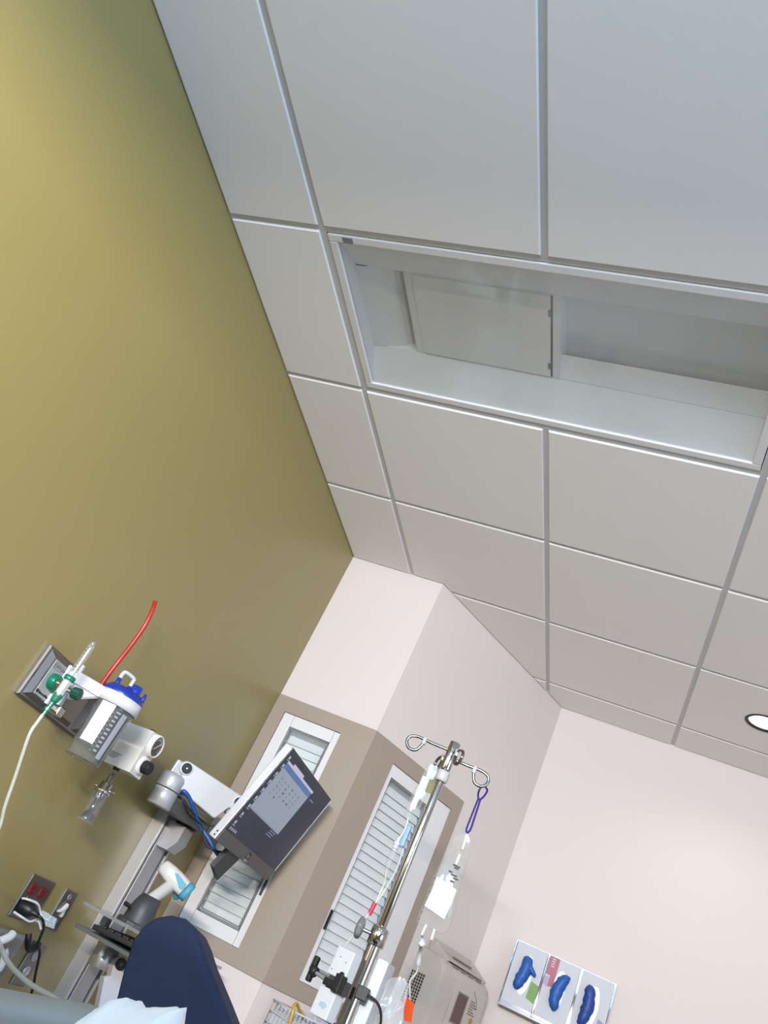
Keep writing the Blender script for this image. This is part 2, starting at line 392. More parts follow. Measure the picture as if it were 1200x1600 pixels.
# curved reflector at the left end of the channel
n_ = 8; prof = [(ix0 + 0.13*math.sin(t/n_*math.pi/2), zr - 0.004 + 0.052*(1-math.cos(t/n_*math.pi/2))) for t in range(n_+1)]
cb = B()
for k in range(n_):
    (xa, za), (xb, zb) = prof[k], prof[k+1]
    cb.add([(xa, ra, za), (xb, ra, zb), (xb, rb, zb), (xa, rb, za)], [(0, 1, 2, 3)], True)
cb.build('end_reflector', REFL, LT)
px0, px1 = 0.478, 0.905
pn = B().box((px0, ra+0.001, zr), (px1, rb-0.001, zr+0.012), .002).build('ballast_cover', mat('lamp_cover_white', (0.80, 0.805, 0.80), 0.3, var=0.01, k=1.0), LT)
pn2 = B().box((px0+0.028, ra+0.004, zr-0.004), (px1-0.006, rb-0.006, zr), .001).build('cover_door', MATS['lamp_cover_white'], pn)
B().box((px1-0.005, ra+0.004, zr-0.002), (px1-0.001, rb-0.006, zr+0.001)).build('door_gap', DGREY, pn)
for yy in (ra+0.05, rb-0.06): B().box((px1-0.012, yy, zr-0.006), (px1-0.004, yy+0.022, zr), .001).build('hinge', GREYP, pn)
B().box((px1, ra, zr-0.001), (px1+0.02, rb, zc)).build('divider', REFL, LT)
# sloped channel reflector on the far side
slab(B(), [(px1+0.02, rb-0.002, zr), (ix1, rb-0.002, zr), (ix1, rb-0.075, zr+0.02), (px1+0.02, rb-0.075, zr+0.02)], (0, 0, 0.003)).build('channel_reflector', REFL, LT)

# ================================================================ DOWNLIGHTS
def downlight(x, y, label, power=60, spot=120):
    D = thing('downlight', (x, y, H), label, 'downlight', 'round recessed downlights')
    z = H - 0.006
    B().lathe((x, y, z-0.002), (0, 0, 1), [(0.008, .066), (0, .068), (0, .078), (0.003, .081), (0.012, .081)], 40, cap=False).build('trim_ring', BLACK, D)
    B().lathe((x, y, z), (0, 0, 1), [(0.001, .068), (0.02, .064), (0.05, .052), (0.075, .044)], 40, cap=False).build('reflector', mat('downlight_reflector', (0.85, 0.80, 0.74), 0.25, var=0.01, k=1.0), D)
    B().lathe((x, y, z+0.05), (0, 0, 1), [(0.0, .0525), (0.006, .049), (0.008, .047)], 40, cap=False).build('baffle', BLACK, D)
    B().lathe((x, y, z+0.068), (0, 0, 1), [(0, .047), (0.006, .047)], 32).build('lamp_disc', mat('lit_lamp', (1, 1, 1), 0.5, emit=(1.0, 0.90, 0.78), estr=14.0), D)
    l_ = light('downlight_lamp', 'SPOT', (x, y, H-0.012), power, (1.0, 0.86, 0.74), spot_size=math.radians(spot), spot_blend=0.9, shadow_soft_size=0.05)
labs = ['round recessed downlight with black trim, lit, above the white back wall',
        'lit round downlight near the right end of the back wall', 'lit round downlight left of the bed near the green wall', 'lit round downlight right above the bed', 'lit round downlight far to the right of the bed']
for (x, y), pw, lb in zip(DOWN, (10, 4, 4, 9, 6), labs): downlight(x, y, lb, pw, 150)

# ================================================================ ADDED KEY LAMP ON THE HEADWALL (unseen, behind the camera)
OL = thing('added_key_lamp', (1.30, YB, 1.85), 'long white key lamp added out of view on the headwall behind the bed', 'added lamp')
B().box((0.86, YB, 1.74), (1.74, YB+.10, 1.93), .008).build('lamp_body', WHITEF, OL)
B().box((0.81, YB, 1.93), (1.79, YB+.42, 1.95), .004).build('light_cutoff_hood', mat('hood_dark', (.05, .05, .05), .7), OL)  # deep hood added to keep the key light off the near ceiling
B().box((0.89, YB+.10, 1.815), (1.71, YB+.115, 1.885), .004).build('diffuser', mat('lit_diffuser', (.9, .9, .9), .5, emit=(1.0, .94, .87), estr=6.0), OL)

# ================================================================ WINDOWS WITH BLINDS IN TAUPE SURROUNDS
def window(idx, M, L, s0, s1, o0, o1, handle_s, taupe_to):
    """local frame: x along the wall, y out into the room, z up. surround 0..taupe_to, white frame s0..s1, opening o0..o1"""
    zt0, zt1, zf0, zf1, zo0, zo1 = 1.10, 2.033, 1.153, 1.972, 1.202, 1.922
    W = B(M).box((s0+.004, -0.05, zf0+.004), (s1-.004, -0.045, zf1-.004)).build('window_%d' % idx, BACKB); struct(W); ROOT[W.name] = V()
    t = 0.008
    for a, b in (((0.001 if idx == 1 else -.0046, zt0), (s0, zt1)), ((s1, zt0), (taupe_to, zt1)), ((s0, zt0), (s1, zf0)), ((s0, zf1), (s1, zt1))):
        B(M).box((a[0], 0.0, a[1]), (b[0], t, b[1])).build('surround_board', TAUPE, W)
    for a, b in (((s0, zf0), (o0, zf1)), ((o1, zf0), (s1, zf1)), ((o0, zf0), (o1, zo0)), ((o0, zo1), (o1, zf1))):
        B(M).box((a[0]+.0015, -0.03, a[1]+.0015), (b[0]-.0015 if b[0] == s1 else b[0], 0.003, b[1]-.0015), .0015).build('frame_rail', WHITEF, W)
    # rebate beads around the opening
    bd = B(M)
    for k, dp in ((0, -0.004), (1, -0.010)):
        e = 0.004 + 0.007*k; g = 0.0025
        bd.box((o0+e, dp-.004, zo1-e-g), (o1-e, dp, zo1-e)).box((o0+e, dp-.004, zo0+e), (o1-e, dp, zo0+e+g))
        bd.box((o0+e, dp-.004, zo0+e), (o0+e+g, dp, zo1-e)).box((o1-e-g, dp-.004, zo0+e), (o1-e, dp, zo1-e))
    bd.build('glazing_bead', mat('bead_grey', (0.33, 0.33, 0.34), 0.4), W)
    B(M).box((o0, -0.014, zo0), (o1, -0.011, zo1)).build('pane', GLASS, W)
    ns = 21; pitch = (zo1 - zo0 - 0.03) / ns
    base = None
    for k in range(ns):
        z = zo1 - 0.022 - pitch*(k + 0.5)
        if base is None:
            b = B(M); h = pitch*0.5
            ring = []
            for j in range(5):
                u_ = -1 + j*0.5; ring.append((-0.028 - 0.006*u_ + 0.002*(u_*u_), u_*h*1.02))
            fs = []; vs_ = []
            for j in range(5):
                for x_ in (o0+.003, (o0+o1)/2, o1-.003):
                    vs_.append((x_, ring[j][0], z + ring[j][1] + random.uniform(-.0006, .0006)))
            for j in range(4):
                for i in range(2): fs.append((j*3+i, j*3+i+1, j*3+i+4, j*3+i+3))
            b.add(vs_, fs, True); o = b.build('slat', SLAT, W); base = (o, z)
        else:
            o = bpy.data.objects.new('slat', base[0].data); COL.objects.link(o); o.parent = W
            o.location = (0, 0, z - base[1]); o.rotation_euler = (0, 0, 0)
    B(M).box((handle_s-.004, 0.003, 1.332), (handle_s+.004, 0.012, 1.402), .002).build('pull_handle', BLACK, W)
    return W
window(1, frame((0, 0, 0), (1, 0, 0), (0, -1, 0), (0, 0, 1)), .44, 0.056, 0.314, 0.102, 0.286, 0.301, 0.4446)
window(2, frame(DP, DG, DN, (0, 0, 1)), DL, 0.146, 0.566, 0.172, 0.437, 0.160, 0.622)

# ================================================================ GAS OUTLET PANEL ON THE GREEN WALL
GP = thing('gas_outlet_panel', (0, -1.17, 1.425), 'brushed steel medical gas panel with oxygen outlet on the green wall', 'gas panel')
pb = B()
y0, y1, z0, z1 = -1.36, -0.985, 1.424, 1.562
pb.prism([(0, y0, z0), (0, y1, z0), (0, y1, z1), (0, y0, z1)], (0.014, 0, 0), 0.004)
pb.build('back_plate', STEEL, GP)
for k in range(3):
    a = y0 + 0.012 + k*0.122; b_ = a + 0.108
    # raised bevelled module
    rings = [[V((0.014, a, z0+.008)), V((0.014, b_, z0+.008)), V((0.014, b_, z1-.008)), V((0.014, a, z1-.008))],
             [V((0.024, a+.016, z0+.02)), V((0.024, b_-.010, z0+.02)), V((0.024, b_-.010, z1-.02)), V((0.024, a+.016, z1-.02))]]
    B().ring_sweep(rings, True, False).build('outlet_module', STEEL, GP)
FP = mat('light_grey_plate', (0.52, 0.56, 0.55), 0.4)
fp = B().box((0.024, y0+0.034, z0+0.022), (0.0262, y0+0.098, z1-0.022), .0008).build('face_plate', FP, GP)
MY = frame((0.0266, y0+0.066, z1-0.034), (0, 1, 0), (0, 0, 1))
text('lettering', 'OXYGEN', 0.0125, MY, INKG, fp)
ob = B()
for yy in (-0.029, 0.028): ob.box((0.0262, y0+0.066+yy, z1-.042), (0.0267, y0+0.067+yy, z1-.026))
for zz in (-.042, -.0265): ob.box((0.0262, y0+0.037, z1+zz), (0.0267, y0+0.095, z1+zz+.001))
ob.build('lettering_outline', INKG, fp)
text('lettering', 'BeaconMed', 0.010, frame((0.0266, y0+0.068, z0+0.031), (0, 1, 0), (0, 0, 1)), INKB, fp, bold=0.0002)
B().cyl((0.0262, y0+0.0385, z0+0.031), (0.0268, y0+0.0385, z0+0.031), 0.005, 14).build('round_mark', INKB, fp)
oc = (0.024, -1.292, 1.4935)
B().lathe(oc, (1, 0, 0), [(0, .021), (0.012, .0215), (0.018, .020), (0.022, .017), (0.022, .012)], 24).build('oxygen_socket', TEAL, GP)

# ---- oxygen flowmeter plugged into the socket
FM = thing('oxygen_flowmeter', (0.10, -1.325, 1.41), 'clear upright oxygen flowmeter with green fittings plugged into the gas panel', 'flowmeter')
fx, fy = 0.10, -1.337
B().lathe((0.046, -1.292, 1.4935), (1, -0.55, -0.04), [(0, .011), (0.012, .011), (0.014, .007), (0.03, .0065), (0.031, .010), (0.045, .010), (0.062, .008)], 18).build('connector', CHROME, FM)
B().lathe((fx, fy, 1.462), (0, 0, 1), [(0, .009), (0.002, .0115), (0.036, .0115), (0.04, .010)], 8, smooth=False).build('body', mat('flowmeter_body', (0.80, 0.82, 0.81), 0.2, 0.3), FM)
B().lathe((fx, fy, 1.502), (0, 0, 1), [(0, .0135), (0.002, .0145), (0.010, .0145), (0.012, .012)], 20).build('collar', TEAL, FM)
tb_ = B().lathe((fx, fy, 1.513), (0, 0, 1), [(0, .0125), (0.012, .0125), (0.016, .0105), (0.088, .0092), (0.092, .007), (0.098, .0065)], 18).build('sight_tube', CLEARP, FM)
B().lathe((fx, fy, 1.515), (0, 0, 1), [(0, .0045), (0.08, .0035)], 10).build('inner_tube', mat('frosted_tube', (0.80, 0.80, 0.80), 0.2), tb_)
mk = B()
for k in range(8): mk.box((fx-.001, fy-.0108, 1.528+k*.009), (fx+.005, fy-.0100, 1.5292+k*.009))
mk.build('graduation', INKG, tb_)
B().lathe((fx, fy, 1.604), (0, 0, 1), [(0, .006), (0.004, .0065), (0.007, .004)], 12).build('top_cap', CHROME, FM)
kn = V((0.55, -0.83, 0)).normalized(); kp = V((fx, fy, 1.481)) + V((0.8, 0.35, 0)).normalized()*0.010
kd = V((0.85, 0.1, 0.05))
B().cyl(kp, kp + kd.normalized()*0.018, .005, 12).build('valve_stem', CHROME, FM)
kb = B(); kq = kp + kd.normalized()*0.016; seg = 28
ax = kd.normalized(); ku = ax.orthogonal().normalized(); kw = ax.cross(ku)
rings = []
for h, r in ((0, .011), (0.002, .0135), (0.020, .0145), (0.023, .012)):
    rings.append([kq + ax*h + (ku*math.cos(t/seg*2*math.pi) + kw*math.sin(t/seg*2*math.pi))*(r + (0.0007 if t % 2 else 0)) for t in range(seg)])
kb.ring_sweep(rings, True, False).build('control_knob', DGREEN, FM)
B().lathe((fx, fy, 1.464), (-0.05, -0.05, -1), [(0, .0125), (0.004, .0125), (0.018, .010), (0.024, .0065), (0.038, .0055), (0.039, .0085), (0.046, .0085), (0.047, .005), (0.058, .005)], 12, smooth=False).build('outlet_nut', TEAL, FM)
tag(B().tube([(0.097, -1.340, 1.412), (0.098, -1.343, 1.385), (0.10, -1.343, 1.351), (0.10, -1.302, 1.268), (0.10, -1.269, 1.199), (0.10, -1.240, 1.150), (0.10, -1.22, 1.05), (0.11, -1.2, 0.95)], 0.0042, 10).build('oxygen_tubing', TUBEP),
    'thin clear oxygen tubing hanging down from the green flowmeter fitting', 'tubing')

# ---- suction canister, bracket, lid
cx, cy = 0.135, -1.155; ct, cbm = 1.548, 1.370
SB = thing('canister_bracket', (0.03, -1.24, 1.44), 'white slide bracket with ring holding the suction canister', 'bracket')
B().box((0.024, -1.272, 1.442), (0.034, -1.214, 1.552), .002).build('slide_plate', WHITEP, SB)
B().box((0.050, -1.262, 1.445), (0.058, -1.254, 1.566), .002).box((0.034, -1.262, 1.46), (0.052, -1.254, 1.54)).build('slide_rail', WHITEP, SB)
B().box((0.045, -1.268, 1.428), (0.075, -1.244, 1.452), .003).build('clamp_block', CHROME, SB)
arm = B(); q = [(0.056, -1.262), (0.056, -1.225), (0.110, -1.115), (0.130, -1.190)]
arm.prism([(x, y, 1.518) for x, y in q], (0, 0, 0.030), .002).build('bracket_arm', WHITEP, SB)
gus = B(); gus.prism([(0.056, -1.250, 1.478), (0.056, -1.250, 1.520), (0.105, -1.205, 1.520)], (0.004, 0.010, 0)).build('gusset', WHITEP, SB)
rb_ = B(); seg = 36
rb_.ring_sweep([[V((cx + r*math.cos(t/seg*2*math.pi), cy + r*math.sin(t/seg*2*math.pi), z)) for t in range(seg)] for r, z in ((.0555, 1.518), (.0600, 1.518), (.0600, 1.548), (.0555, 1.548))], False, True, True)
rb_.build('holder_ring', WHITEP, SB)
SC = thing('suction_canister', (cx, cy, cbm), 'clear graduated suction canister with royal blue lid beside the gas panel', 'canister')
B().lathe((cx, cy, cbm), (0, 0, 1), [(0.004, .001), (0.004, .043), (0, .045), (0.004, .047), (0.12, .052), (0.170, .0545), (0.176, .0545), (0.176, .0520), (0.12, .0505), (0.008, .0450), (0.008, .001)], 40, cap=False).build('jar', CANIS, SC)
lid = B().lathe((cx, cy, ct), (0, 0, 1), [(0, .0575), (0.010, .0585), (0.012, .054), (0.022, .046), (0.024, .020), (0.024, 0)], 40).build('lid', BLUELID, SC)
def port(dx, dy, h, r, r2): B().lathe((cx+dx, cy+dy, ct+0.018), (0, 0, 1), [(0, r*1.15), (h*.4, r), (h, r2), (h, r2*.6), (h*.6, r2*.6)], 16).build('port', BLUELID, lid)
port(0.012, 0.022, 0.030, .015, .014); port(-0.024, -0.020, 0.024, .007, .006); port(-0.004, 0.010, 0.022, .006, .005); port(0.040, 0.030, 0.020, .005, .004); port(0.034, 0.040, 0.014, .006, .006)
B().tube([(cx-.024, cy-.02, ct+.036), (cx-.024, cy-.02, ct+.056), (cx-.020, cy-.014, ct+.062), (cx-.006, cy+.008, ct+.060), (cx-.004, cy+.01, ct+.052), (cx-.004, cy+.01, ct+.038)], .0055, 10).build('bridge_tube', mat('milky_tube', (0.70, 0.72, 0.76), 0.3), lid)
# printed scale wrapped on the jar, facing the bed
def wrap(name, a0, a1, z0_, z1_, r0_, r1_, m_, par):
    b = B(); n = 10; vs_ = []; fs = []
    for i in range(n+1):
        a = math.radians(a0 + (a1-a0)*i/n)
        for z, r in ((z0_, r0_), (z1_, r1_)): vs_.append((cx + r*math.cos(a), cy + r*math.sin(a), z))
    for i in range(n): fs.append((2*i, 2*i+2, 2*i+3, 2*i+1))
    return b.add(vs_, fs, True).build(name, m_, par)
wrap('scale_strip', -52, -28, 1.392, 1.512, .0495, .0545, LABG, SC)
wrap('scale_strip_edge', -28, -10, 1.386, 1.508, .0494, .0543, mat('pale_grey_strip', (0.42, 0.43, 0.47), 0.4), SC)
wrap('scale_border', -8, -3, 1.380, 1.506, .0493, .0542, LABG, SC)
wrap('white_liner', -100, -56, 1.410, 1.517, .0505, .0535, mat('white_liner', (0.88, 0.88, 0.9), 0.4), SC)
for k, t_ in enumerate(('100', '200', '300', '400', '500', '600', '700', '800', '900', '1000')):
    z = 1.400 + k*.0115; a = math.radians(-41); r = .0508 + (z-1.392)/.12*.0045
    M = frame((cx + r*math.cos(a), cy + r*math.sin(a), z), (-math.sin(a), math.cos(a), 0), (0, 0, 1))
    text('scale_number', t_, 0.0068, M, INKW, SC)
    B(M).box((-.014, -.0045, 0), (-.009, -.0038, .0002)).build('scale_tick', INKW, SC)
tag(B().tube([(0.085, -1.192, 1.522), (0.088, -1.197, 1.56), (0.095, -1.20, 1.62), (0.098, -1.195, 1.68), (0.10, -1.195, 1.74), (0.10, -1.205, 1.785), (0.10, -1.216, 1.808)], .0062, 12).build('red_suction_tube', RED),
    'bright red rubber tube standing up against the green wall behind the canister', 'tube')

# ---- suction regulator with gauge, and trap jar below it
SR = thing('suction_regulator', (0.02, -0.90, 1.42), 'cream suction regulator with round gauge and black knob on the green wall', 'regulator')
rx0, rx1, ry0, ry1, rz0, rz1 = 0.028, 0.128, -0.918, -0.845, 1.416, 1.540
B().prism([(rx0, ry0, rz0), (rx1, ry0, rz0+.002), (rx1, ry0, rz1+.004), (rx0+.012, ry0, rz1), (rx0, ry0, rz1-.012)], (0, ry1-ry0, 0), .003).build('body', CREAM, SR)
B().cyl((0.0, -0.882, 1.49), (0.03, -0.882, 1.49), .018, 16).build('wall_adapter', CHROME, SR)
B().lathe((rx1, -0.880, 1.514), (1, 0, 0), [(-.01, .033), (0.014, .033), (0.017, .030), (0.012, .028), (0.012, 0)], 32).build('gauge_rim', CREAM, SR)
gf = B().cyl((rx1+.0122, -0.880, 1.514), (rx1+.0130, -0.880, 1.514), .0275, 32).build('gauge_dial', mat('dial_dark', (0.16, 0.13, 0.12), 0.25), SR)
tk = B()
for k in range(13):
    a = math.radians(-30 + k*20); d = V((0, math.cos(a), math.sin(a))); c0 = V((rx1+.0133, -0.880, 1.514))
    tk.tube([c0 + d*.018, c0 + d*.025], .0007, 4, smooth_path=False)
tk.build('gauge_marks', INKW, gf)
B().tube([(rx1+.0137, -0.890, 1.505), (rx1+.0137, -0.866, 1.527)], .001, 5, smooth_path=False).build('gauge_needle', INKW, gf)
B().lathe((rx1, -0.880, 1.452), (1, 0, 0), [(-.01, .026), (0.004, .026), (0.008, .022), (0.010, .0)], 28).build('knob_seat', CREAM, SR)
kb = B(); seg = 24; kq = V((rx1+.008, -0.880, 1.452))
kb.ring_sweep([[kq + V((h, math.cos(t/seg*2*math.pi)*(r + (.0006 if t % 2 else 0)), math.sin(t/seg*2*math.pi)*(r + (.0006 if t % 2 else 0)))) for t in range(seg)] for h, r in ((0, .017), (.003, .0185), (.022, .018), (.025, .015))], True, False).build('control_knob', BLACK, SR)
B().lathe((rx0+.075, -0.882, rz1), (0, 0, 1), [(-.004, .009), (.008, .009), (.012, .007)], 14).build('mode_knob', BLACK, SR)
lb = B()
for k, (w0, w1) in enumerate(((.034, .078), (.036, .072), (.038, .07), (.040, .062))): lb.box((w0, ry0-.0006, 1.449-k*.0045), (w1, ry0, 1.4515-k*.0045))
lb.build('printed_label', mat('label_print', (0.35, 0.34, 0.33), 0.6), SR)
B().lathe((0.075, -0.900, rz0+.004), (0, 0, -1), [(0, .010), (.010, .010), (.012, .0)], 14).build('outlet_boss', BLACK, SR)
TJ = thing('suction_trap_jar', (0.075, -0.90, 1.29), 'small clear trap jar with chrome cap hanging under the cream regulator', 'jar')
tx, ty = 0.075, -0.900
B().lathe((tx, ty, rz0-.006), (0, 0, -1), [(0, .005), (.014, .006), (.015, .009), (.038, .009), (.040, .012)], 16).build('stem', CHROME, TJ)
B().lathe((tx, ty, 1.372), (0, 0, -1), [(0, .012), (.002, .0165), (.018, .0175), (.020, .0235), (.030, .0235), (.032, .021)], 28).build('cap', CHROME, TJ)
B().cyl((tx, ty, 1.356), V((tx, ty, 1.356)) + V((0.035, 0.0, -0.002)), .0032, 10).build('side_nozzle', CHROME, TJ)
B().cyl((tx, ty, 1.352), V((tx, ty, 1.352)) + V((-0.020, -0.02, 0)), .0032, 10).build('lug', CHROME, TJ)
B().lathe((tx, ty, 1.342), (0, 0, -1), [(0, .0225), (.078, .0225), (.080, .0265), (.084, .0265), (.084, 0), (.080, 0), (.078, .0195), (0, .0195)], 28, cap=False).build('glass', CANIS, TJ)
B().lathe((tx, ty, 1.338), (0, 0, -1), [(0, .017), (.012, .015), (.020, .008), (.048, .008), (.056, .015), (.072, .017)], 20).build('float_valve', mat('dark_chrome', (0.25, 0.23, 0.22), 0.15, 1.0), TJ)

# ================================================================ WALL RAIL AND MONITOR ARM
RL = thing('wall_rail', (0, -0.36, 0.35), 'tall silver wall rail carrying the monitor arm on the green wall', 'rail')
rz1_ = 1.43
B().box((0, -0.419, 0.3), (0.020, -0.285, rz1_), .001).build('back_channel', ALU, RL)
B().box((0.0, -0.432, 0.3), (0.046, -0.420, rz1_), .001).build('side_flange', ALU, RL)
B().box((0.020, -0.300, 0.3), (0.046, -0.288, rz1_), .001).build('side_flange', ALU, RL)
B().box((0.020, -0.402, 0.3), (0.044, -0.320, rz1_), .002).build('front_cover', ALUP, RL)
B().box((0.030, -0.4175, 0.3), (0.034, -0.4025, rz1_)).build('groove', DGREY, RL)
for zz in (1.15, 0.8): B().cyl((0.044, -0.33, zz), (0.046, -0.33, zz), .004, 10).build('screw', DGREY, RL)

MA = thing('monitor_arm', (0.05, -0.36, 1.40), 'silver and white jointed arm holding the monitor off the wall rail', 'monitor arm')
B().prism([(0.044, -0.405, 1.395), (0.110, -0.405, 1.395), (0.110, -0.405, 1.345), (0.088, -0.405, 1.310), (0.044, -0.405, 1.310)], (0, 0.075, 0), .004).build('slide_block', ALUP, MA)
MDK = mat('arm_dark_silver', (0.27, 0.27, 0.275), 0.4, 0.4)
B().cyl((0.092, -0.370, 1.395), (0.092, -0.370, 1.405), .036, 28).build('swivel_washer', BLACK, MA)
pl_ = B(); pts = []
for k in range(13): a = math.radians(90 - k*15); pts.append((0.092 + .038*math.sin(math.radians(k*15))*1.0, -0.370 + .038*math.cos(math.radians(k*15)), 1.403))
pl_.prism([(0.140, -0.335, 1.403), (0.128, -0.60, 1.403), (0.060, -0.61, 1.403), (0.050, -0.335, 1.403)], (0, 0, 0.042), .004).build('first_link', MDK, MA)
B().lathe((0.092, -0.610, 1.398), (0, 0, 1), [(0, .034), (.003, .040), (.050, .040), (.052, .0385), (.054, .040)], 32).build('elbow_lower', ALUP, MA)
eb = B().lathe((0.092, -0.610, 1.455), (0, 0, 1), [(0, .040), (.002, .041), (.036, .041), (.046, .036), (.050, .026)], 32).build('elbow_upper', ALUP, MA)
p1 = V((0.105, -0.600, 1.532)); p2 = V((0.262, -0.470, 1.520)); d12 = (p2 - p1).normalized(); side = V((d12.y, -d12.x, 0)).normalized()
AF = frame(p1, (p2-p1), V((0, 0, 1)) - d12*d12.z, None); AF = frame(p1, d12, side, d12.cross(side)); L12 = (p2-p1).length
ab = B(AF)
up = 1 if (d12.cross(side)).z > 0 else -1
outl = []
for k in range(9): a = math.radians(90 + k*22.5); outl.append((0.022*math.cos(a), 0.022*math.sin(a)))
outl += [(0.012, -0.062), (L12-0.050, -0.078), (L12-0.040, -0.076), (L12-0.020, -0.030)]
for k in range(9): a = math.radians(-90 + k*22.5); outl.append((L12 + 0.022*math.cos(a), 0.022*math.sin(a)))
ab.prism([(x, -0.022, z*up) for x, z in outl], (0, 0.044, 0), .003)
arm2 = ab.build('second_link', WHITEP, MA)
for x in (0, L12):
    B(AF).lathe((x, 0.021, 0), (0, 1, 0), [(0, .0205), (.004, .0205), (.0045, .018)], 28).build('pivot_ring', WHITEP, arm2)
    B(AF).lathe((x, 0.0235, 0), (0, 1, 0), [(0, .0165), (.0035, .0165), (.004, .015)], 28).build('pivot_cap', BLACK, arm2)
    B(AF).lathe((x, 0.027, 0), (0, 1, 0), [(0, .003), (.0012, .0025)], 10).build('pivot_screw', CHROME, arm2)
B(AF).box((-.036, -.016, -.05*up), (.012, .012, .012*up), .004).build('elbow_yoke', ALUP, MA)
B(AF).box((-.012, .004, -.060*up), (.022, .021, -.022*up), .004).build('cable_guide', ALUP, MA)
B(AF).box((L12-.02, -.012, -.045*up), (L12+.045, .014, .006*up), .004).build('monitor_yoke', GREYP, MA)
B().cyl((0.300, -0.435, 1.50), (0.350, -0.405, 1.53), .020, 20).build('tilt_joint', GREYP, MA)
tag(B().tube([(0.128, -0.585, 1.462), (0.140, -0.60, 1.470), (0.160, -0.585, 1.462), (0.185, -0.555, 1.435), (0.215, -0.52, 1.405), (0.250, -0.505, 1.385), (0.280, -0.49, 1.365), (0.292, -0.45, 1.36), (0.296, -0.40, 1.40)], .0062, 10).build('blue_cable', BLUEC),
    'blue cable drooping under the white monitor arm', 'cable')
for k, off in enumerate((-.006, .006)):
    tag(B().tube([(0.126, -0.585+off, 1.450), (0.150, -0.590+off, 1.446), (0.178, -0.565, 1.425+off), (0.215, -0.525, 1.415+off), (0.25, -0.505, 1.425 if k else 1.37), (0.285, -0.49, 1.44 if k else 1.365), (0.30, -0.45, 1.46 if k else 1.38), (0.305, -0.42, 1.48 if k else 1.41)], .0034, 8).build('black_cable', BLACK),
        ('upper' if k else 'lower') + ' of two thin black cables tied under the monitor arm', 'cable', 'black cables under the monitor arm')

# ================================================================ MONITOR
MN = V((0.9642, 0.010, -0.265)).normalized(); MR = V((0, 1, 0)); MU = MR.cross(-MN); MR = MN.cross(MU) * -1 if False else MR
MU = MN.cross(MR); MU = MU if MU.z > 0 else -MU
MF = frame((0.390, -0.397, 1.541), MR, MU, MN)        # x right (towards the corner), y up, z out of the screen
MO = thing('computer_monitor', (0.390, -0.397, 1.37), 'wide silver edged computer monitor tilted down, showing a desktop window', 'monitor')
Wm, Hm = 0.54, 0.34
MSIL = mat('monitor_silver', (0.74, 0.73, 0.74), 0.35, 0.2)
B(MF).box((-Wm/2, -Hm/2, -0.030), (Wm/2, Hm/2, -0.004), .003).build('back_shell', MSIL, MO)
bz = B(MF).box((-Wm/2, -Hm/2, -0.004), (Wm/2, Hm/2, 0.0), .0012).build('bezel', mat('bezel_dark', (0.022, 0.022, 0.025), 0.35), MO)
chin = B(MF).box((-Wm/2+.001, -Hm/2+.001, 0.0), (Wm/2-.001, -Hm/2+0.040, 0.0012), .0005).build('lower_bezel', mat('bezel_grey', (0.13, 0.125, 0.125), 0.4), MO)
B(MF).box((Wm/2-.003, -Hm/2+.04, -0.002), (Wm/2+.001, Hm/2, 0.0018)).build('side_edge', MSIL, MO)
def emat(name, col, e):
    return mat(name, tuple(c*0.3 for c in col), 0.25, var=0.02, emit=col, estr=e)
S0x, S1x, S0y, S1y = -Wm/2+.008, Wm/2-.008, -Hm/2+.042, Hm/2-.010
SCR = bpy.data.materials.new('screen_wallpaper'); SCR.use_nodes = True
nt = SCR.node_tree; bs = nt.nodes['Principled BSDF']; bs.inputs['Roughness'].default_value = 0.35; bs.inputs['Specular IOR Level'].default_value = 0.2; bs.inputs['Base Color'].default_value = (0.01, 0.01, 0.015, 1)
tc = nt.nodes.new('ShaderNodeTexCoord'); nz = nt.nodes.new('ShaderNodeTexNoise'); nz.inputs['Scale'].default_value = 3.0
cr = nt.nodes.new('ShaderNodeValToRGB'); cr.color_ramp.elements[0].color = (0.020, 0.024, 0.050, 1); cr.color_ramp.elements[1].color = (0.045, 0.048, 0.085, 1)
cr.color_ramp.elements[0].position = .3; cr.color_ramp.elements[1].position = .7
nt.links.new(tc.outputs['Object'], nz.inputs['Vector']); nt.links.new(nz.outputs['Fac'], cr.inputs[0]); nt.links.new(cr.outputs[0], bs.inputs['Emission Color']); bs.inputs['Emission Strength'].default_value = 0.6
sc = B(MF).box((S0x, S0y, 0.0), (S1x, S1y, 0.0006)).build('screen', SCR, MO)
def scr(name, x0, y0, x1, y1, col, e=1.0, z=0.0008, par=None): return B(MF).box((x0, y0, z-.0002), (x1, y1, z+.0002)).build(name, emat('screen_%s_%d' % (name, int(sum(col)*997)), col, e), par or sc)
wx0_, wx1_, wy0_, wy1_ = -0.236, 0.077, -0.037, 0.128
win_ = scr('app_window', wx0_, wy0_, wx1_, wy1_, (0.22, 0.26, 0.32))
scr('title_bar', wx0_, wy1_, wx1_+.006, wy1_+.008, (0.40, 0.40, 0.52), 1.0, .0012)
scr('ribbon_bar', wx0_, wy1_-.018, wx1_, wy1_, (0.045, 0.12, 0.28), 1.0, .0012)
scr('tab_strip', wx0_+.05, wy1_+.008, wx0_+.17, wy1_+.016, (0.40, 0.40, 0.55), 1.0, .0012)
scr('window_border', wx0_, wy0_-.004, wx1_, wy0_, (0.16, 0.19, 0.25), 1.0, .0012)
random.seed(11)
for k in range(26):
    r_, c_ = divmod(k, 6); x = wx0_ + .04 + c_*.040 + random.uniform(-.006, .006); y = wy1_ - .045 - r_*.014
    dark = random.random() < .3
    scr('screen_item', x, y, x + random.uniform(.008, .02), y + .006, (0.06, 0.08, 0.12) if dark else (0.15, 0.18, 0.24), 1.0, .0012)
